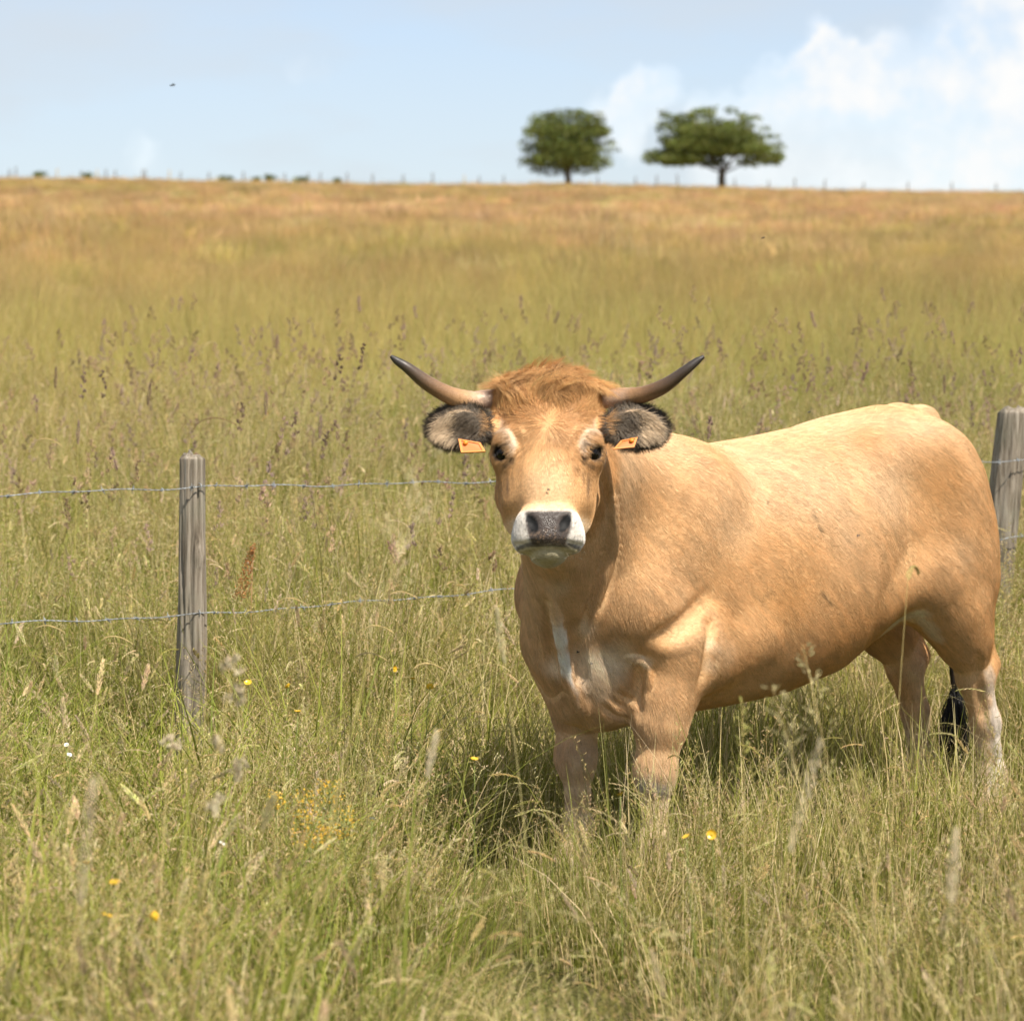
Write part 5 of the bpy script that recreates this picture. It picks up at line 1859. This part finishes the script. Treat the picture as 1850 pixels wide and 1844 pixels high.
def build_flowers():
    ym = Nodes("yellow_petal"); ym.bsdf.inputs['Base Color'].default_value = (.72, .43, .03, 1); ym.bsdf.inputs['Roughness'].default_value = .25
    cm = Nodes("flower_centre"); cm.bsdf.inputs['Base Color'].default_value = (.50, .38, .03, 1)
    wm = Nodes("white_petal"); wm.bsdf.inputs['Base Color'].default_value = (.82, .82, .78, 1)
    PET, WPET = petal_mesh(ym.mat), petal_mesh(wm.mat, .009)
    import bmesh
    bm = bmesh.new(); bmesh.ops.create_icosphere(bm, subdivisions=1, radius=.0038)
    CEN = bpy.data.meshes.new("flower_centre"); bm.to_mesh(CEN); bm.free(); CEN.materials.append(cm.mat)

    def flower(name, label, cat, group, px, py, h, pet, sc, tilt, seed):
        p = at_h(px, py, h)
        rr = random.Random(seed)
        h += .15
        p = at_h(px, py, h)
        root = Vector((p.x + rr.uniform(-.05, .05), p.y + rr.uniform(0, .08), gz(p.x, p.y)))
        o = link(name, None, None, root)
        tag(o, label, cat, group)
        tf = Tuft(seed)
        rel = p - root
        pts = [rel * t + Vector((0, 0, 0)) + Vector((rr.uniform(-.01, .01), rr.uniform(-.01, .01), 0)) * math.sin(3.14 * t) for t in (0, .3, .6, .85, 1)]
        v, fc = tube(pts, [.0016, .0015, .0013, .0011, .0010], 5)
        m = mesh_from("stem", v, fc, PLANT.mat)
        a = m.attributes.new('blade', 'FLOAT_COLOR', 'POINT')
        a.data.foreach_set('color', np.tile((.20, .24, .06, 1), (len(v), 1)).astype(np.float32).ravel())
        link("stem", m, o)
        c = link("flower_centre", CEN, o, rel)
        c.scale = (sc,) * 3
        for k in range(5):
            q = link("petal", pet, o, rel)
            q.scale = (sc,) * 3
            q.rotation_euler = (Matrix.Rotation(tilt[1], 3, 'Z') @ Matrix.Rotation(tilt[0], 3, 'X') @ Matrix.Rotation(k * 2 * math.pi / 5 + seed, 3, 'Z')).to_euler()
        return o
    g = "yellow buttercups in the grass"
    for i, (x, y, h, lb, tl) in enumerate((
        (207, 1596, .42, "bright yellow buttercup facing up, topmost of the three at the lower left", (.9, .1)), (193, 1655, .40, "buttercup seen from the side, lower left one of the three at the lower left", (.35, .5)),
        (277, 1655, .40, "buttercup turned sideways, right one of the three at the lower left", (1.0, .7)), (155, 1560, .40, "small buttercup half hidden in grass, up and left of the three", (.5, .2)),
        (521, 1240, .48, "yellow buttercup right of the foot of the left post", (.6, .1)), (538, 1286, .46, "small buttercup below another near the foot of the left post", (.7, .3)),
        (448, 1234, .44, "tiny buttercup close to the left post's foot", (.6, .3)), (712, 1208, .46, "buttercup left of the cow's chest, upper one of three", (.8, .2)),
        (745, 1226, .46, "buttercup left of the cow's chest, middle one of three", (.5, .9)), (777, 1241, .46, "buttercup left of the cow's chest, lower right one of three", (.8, .5)),
        (1121, 1435, .40, "buttercup between the cow's two front legs", (1.1, .4)), (1241, 1512, .38, "left buttercup of a pair below the near front leg", (.5, .2)), (1286, 1507, .38, "right buttercup of a pair below the near front leg", (.6, .4)),
        (857, 1372, .42, "lone small buttercup left of the cow's far front leg", (.6, .1)))):
        flower("buttercup", lb, "flower", g, x, y, h, PET, .86 + .14 * (i % 3 == 0), (tl[0] + .35 * ((i * 7) % 5 - 2), tl[1] + i), 300 + i)
    g = "small white flowers in the grass"
    for i, (x, y, h, lb) in enumerate(((120, 1346, .40, "small white flower, upper of two at the far left"), (125, 1364, .39, "small white flower, lower of two at the far left"), (400, 1524, .40, "single white flower in the lower left middle"),
                                       (585, 1462, .38, "white flower among the yellow sprays"), (672, 1480, .38, "white flower right of the yellow sprays"))):
        flower("white_flower", lb, "flower", g, x, y, h, WPET, .75, (.6, i * .7), 340 + i)
    g = "sprays of tiny yellow flowers"
    tm = Nodes("tiny_yellow_flowers"); tm.l(tm.attr('blade').outputs['Color'], tm.bsdf.inputs['Base Color'])
    for i, (x, y, h, sz, lb) in enumerate(((552, 1445, .42, .045, "spray of tiny yellow flowers, tallest on the left of the patch"), (596, 1424, .44, .040, "small yellow spray at the top of the patch"),
                                           (560, 1490, .40, .050, "dense yellow spray low in the patch's middle"), (622, 1478, .40, .050, "dense yellow spray on the right of the patch"),
                                           (590, 1505, .38, .035, "yellow spray at the foot of the patch"), (497, 1440, .40, .030, "thin yellow spray left of the patch"))):
        p = at_h(x, y, h + .10)
        root = Vector((p.x, p.y + .03, gz(p.x, p.y)))
        o = link("yellow_spray", None, None, root)
        tag(o, lb, "wildflower", g)
        tf = Tuft(380 + i); r = tf.r
        top = p - root
        v, fc = tube([(0, 0, 0), top * .5 + Vector((.008, 0, 0)), top], [.0018, .0015, .001], 5)
        m = mesh_from("stem", v, fc, PLANT.mat)
        m.attributes.new('blade', 'FLOAT_COLOR', 'POINT').data.foreach_set('color', np.tile((.20, .22, .06, 1), (len(v), 1)).astype(np.float32).ravel())
        link("stem", m, o)
        for k in range(80):
            q = top + Vector((r.gauss(0, .35), r.gauss(0, .35), r.uniform(-1.0, .5))) * sz
            if r.random() < .4: tf.ribbon([Vector((0, 0, q.z - .02)) + top * .0 + Vector((top.x, top.y, 0)), q], [.0008, .0008], Vector((1, 0, 0)), (.22, .24, .06), (.25, .26, .07))
            tf.spike(q, Vector((r.uniform(-1, 1), r.uniform(-1, 1), r.uniform(0, 1))), .0055, .005, tf.col((.66, .42, .05), .2))
        link("flower_cluster", tf.build("flower_cluster", tm.mat), o)
    # ---- rust red dock
    p = at(457, 985, 10.0)
    root = Vector((p.x - .06, p.y, gz(p.x, p.y)))
    o = link("dock_plant", None, None, root)
    tag(o, "rust red dock with seed clusters standing right of the left fence post", "wild plant")
    tf = Tuft(420); r = tf.r
    top = p - root
    v, fc = tube([(0, 0, 0), top * .5 + Vector((.02, 0, 0)), top], [.003, .0025, .0012], 6)
    m = mesh_from("stem", v, fc, PLANT.mat)
    m.attributes.new('blade', 'FLOAT_COLOR', 'POINT').data.foreach_set('color', np.tile((.36, .20, .10, 1), (len(v), 1)).astype(np.float32).ravel())
    link("stem", m, o)
    for k in range(380):
        t = r.random()
        b = top * (1 - .24 * t)
        a = r.uniform(0, 6.28)
        q = b + Vector((math.cos(a), math.sin(a), 0)) * (.006 + .030 * t * r.random()) + Vector((-.03 * t, 0, r.uniform(-.01, .01)))
        tf.spike(q, Vector((r.uniform(-1, 1), r.uniform(-1, 1), r.uniform(-.5, .5))), .0075, .006, tf.col((.46, .22, .08), .25))
    link("seed_cluster", tf.build("seed_cluster", PLANT.mat), o)


build_flowers()


# ------------------------------------------------------------------ flies
def build_flies(surface):
    import bmesh
    fm = Nodes("fly_body"); fm.bsdf.inputs['Base Color'].default_value = (.02, .018, .015, 1); fm.bsdf.inputs['Roughness'].default_value = .3
    gm = Nodes("fly_wing"); gm.bsdf.inputs['Base Color'].default_value = (.25, .24, .22, 1); gm.bsdf.inputs['Alpha'].default_value = .6
    bm = bmesh.new()
    for c, s in (((0, 0, .003), (.0032, .0022, .002)), ((.0045, 0, .003), (.0022, .0022, .002)), ((-.0052, 0, .0028), (.0044, .0026, .0022))):
        r = bmesh.ops.create_icosphere(bm, subdivisions=2, radius=1)
        for v in r['verts']: v.co = Vector((v.co.x * s[0] + c[0], v.co.y * s[1] + c[1], v.co.z * s[2] + c[2]))
    BODY = bpy.data.meshes.new("fly_body"); bm.to_mesh(BODY); bm.free(); BODY.materials.append(fm.mat)
    WING = mesh_from("wing", [(0, 0, 0), (-.004, .0022, .0008), (-.0095, .0024, .0012), (-.0105, .0006, .001), (-.007, -.0005, .0004)], [(0, 1, 2, 3, 4)], gm.mat)
    legs_v, legs_f = [], []
    for k in range(3):
        for s in (1, -1):
            v, fc = tube([(.002 - .003 * k, s * .001, .002), (.003 - .004 * k, s * .004, .003), (.003 - .005 * k, s * .0055, -.0004)], [.0003] * 3, 4)
            n = len(legs_v); legs_v += v; legs_f += [tuple(q + n for q in g) for g in fc]
    LEGS = mesh_from("legs", legs_v, legs_f, fm.mat)

    def fly(loc, rot, label, scale=1.0, group=None, cat="fly"):
        o = link("fly", None, None, loc)
        o.rotation_euler = rot
        o.scale = (scale,) * 3
        tag(o, label, cat, group)
        link("fly_body", BODY, o)
        for s in (1, -1):
            w = link("wing", WING, o, (.001, s * .0015, .0042)); w.scale = (1, s, 1); w.rotation_euler = (0, 0, s * -.3)
        link("legs", LEGS, o)
    g = "flies on and around the cow"
    for x, y, lb in ((992, 884, "fly sitting on the middle of the cow's face"), (1045, 1177, "fly on the cow's chest beside the white blaze"), (1069, 1198, "small fly on the pale brisket of the cow"), (1551, 967, "fly on the cow's flank")):
        p = surface(x, y)
        if p is None: continue
        w = COW_MAT @ Vector(p)
        fly(w + Vector((0, -.006, 0)), (math.radians(80), 0, RNG.uniform(-.6, .6)), lb, .6, g)
    for x, y, Y, sc, lb in ((311, 156, 6.4, .8, "fly in the air against the blue sky at the upper left"), (1379, 431, 7.5, .7, "fly in the air above the cow's back against the dry field"), (1462, 746, 8.3, .8, "fly hovering just above the cow's back")):
        fly(at(x, y, Y), (.3, .2, RNG.uniform(0, 6)), lb, sc, g)
# ------------------------------------------------------------------ put it together
build_cow(0.006)
build_flies(COW_SURFACE)
build_grass()
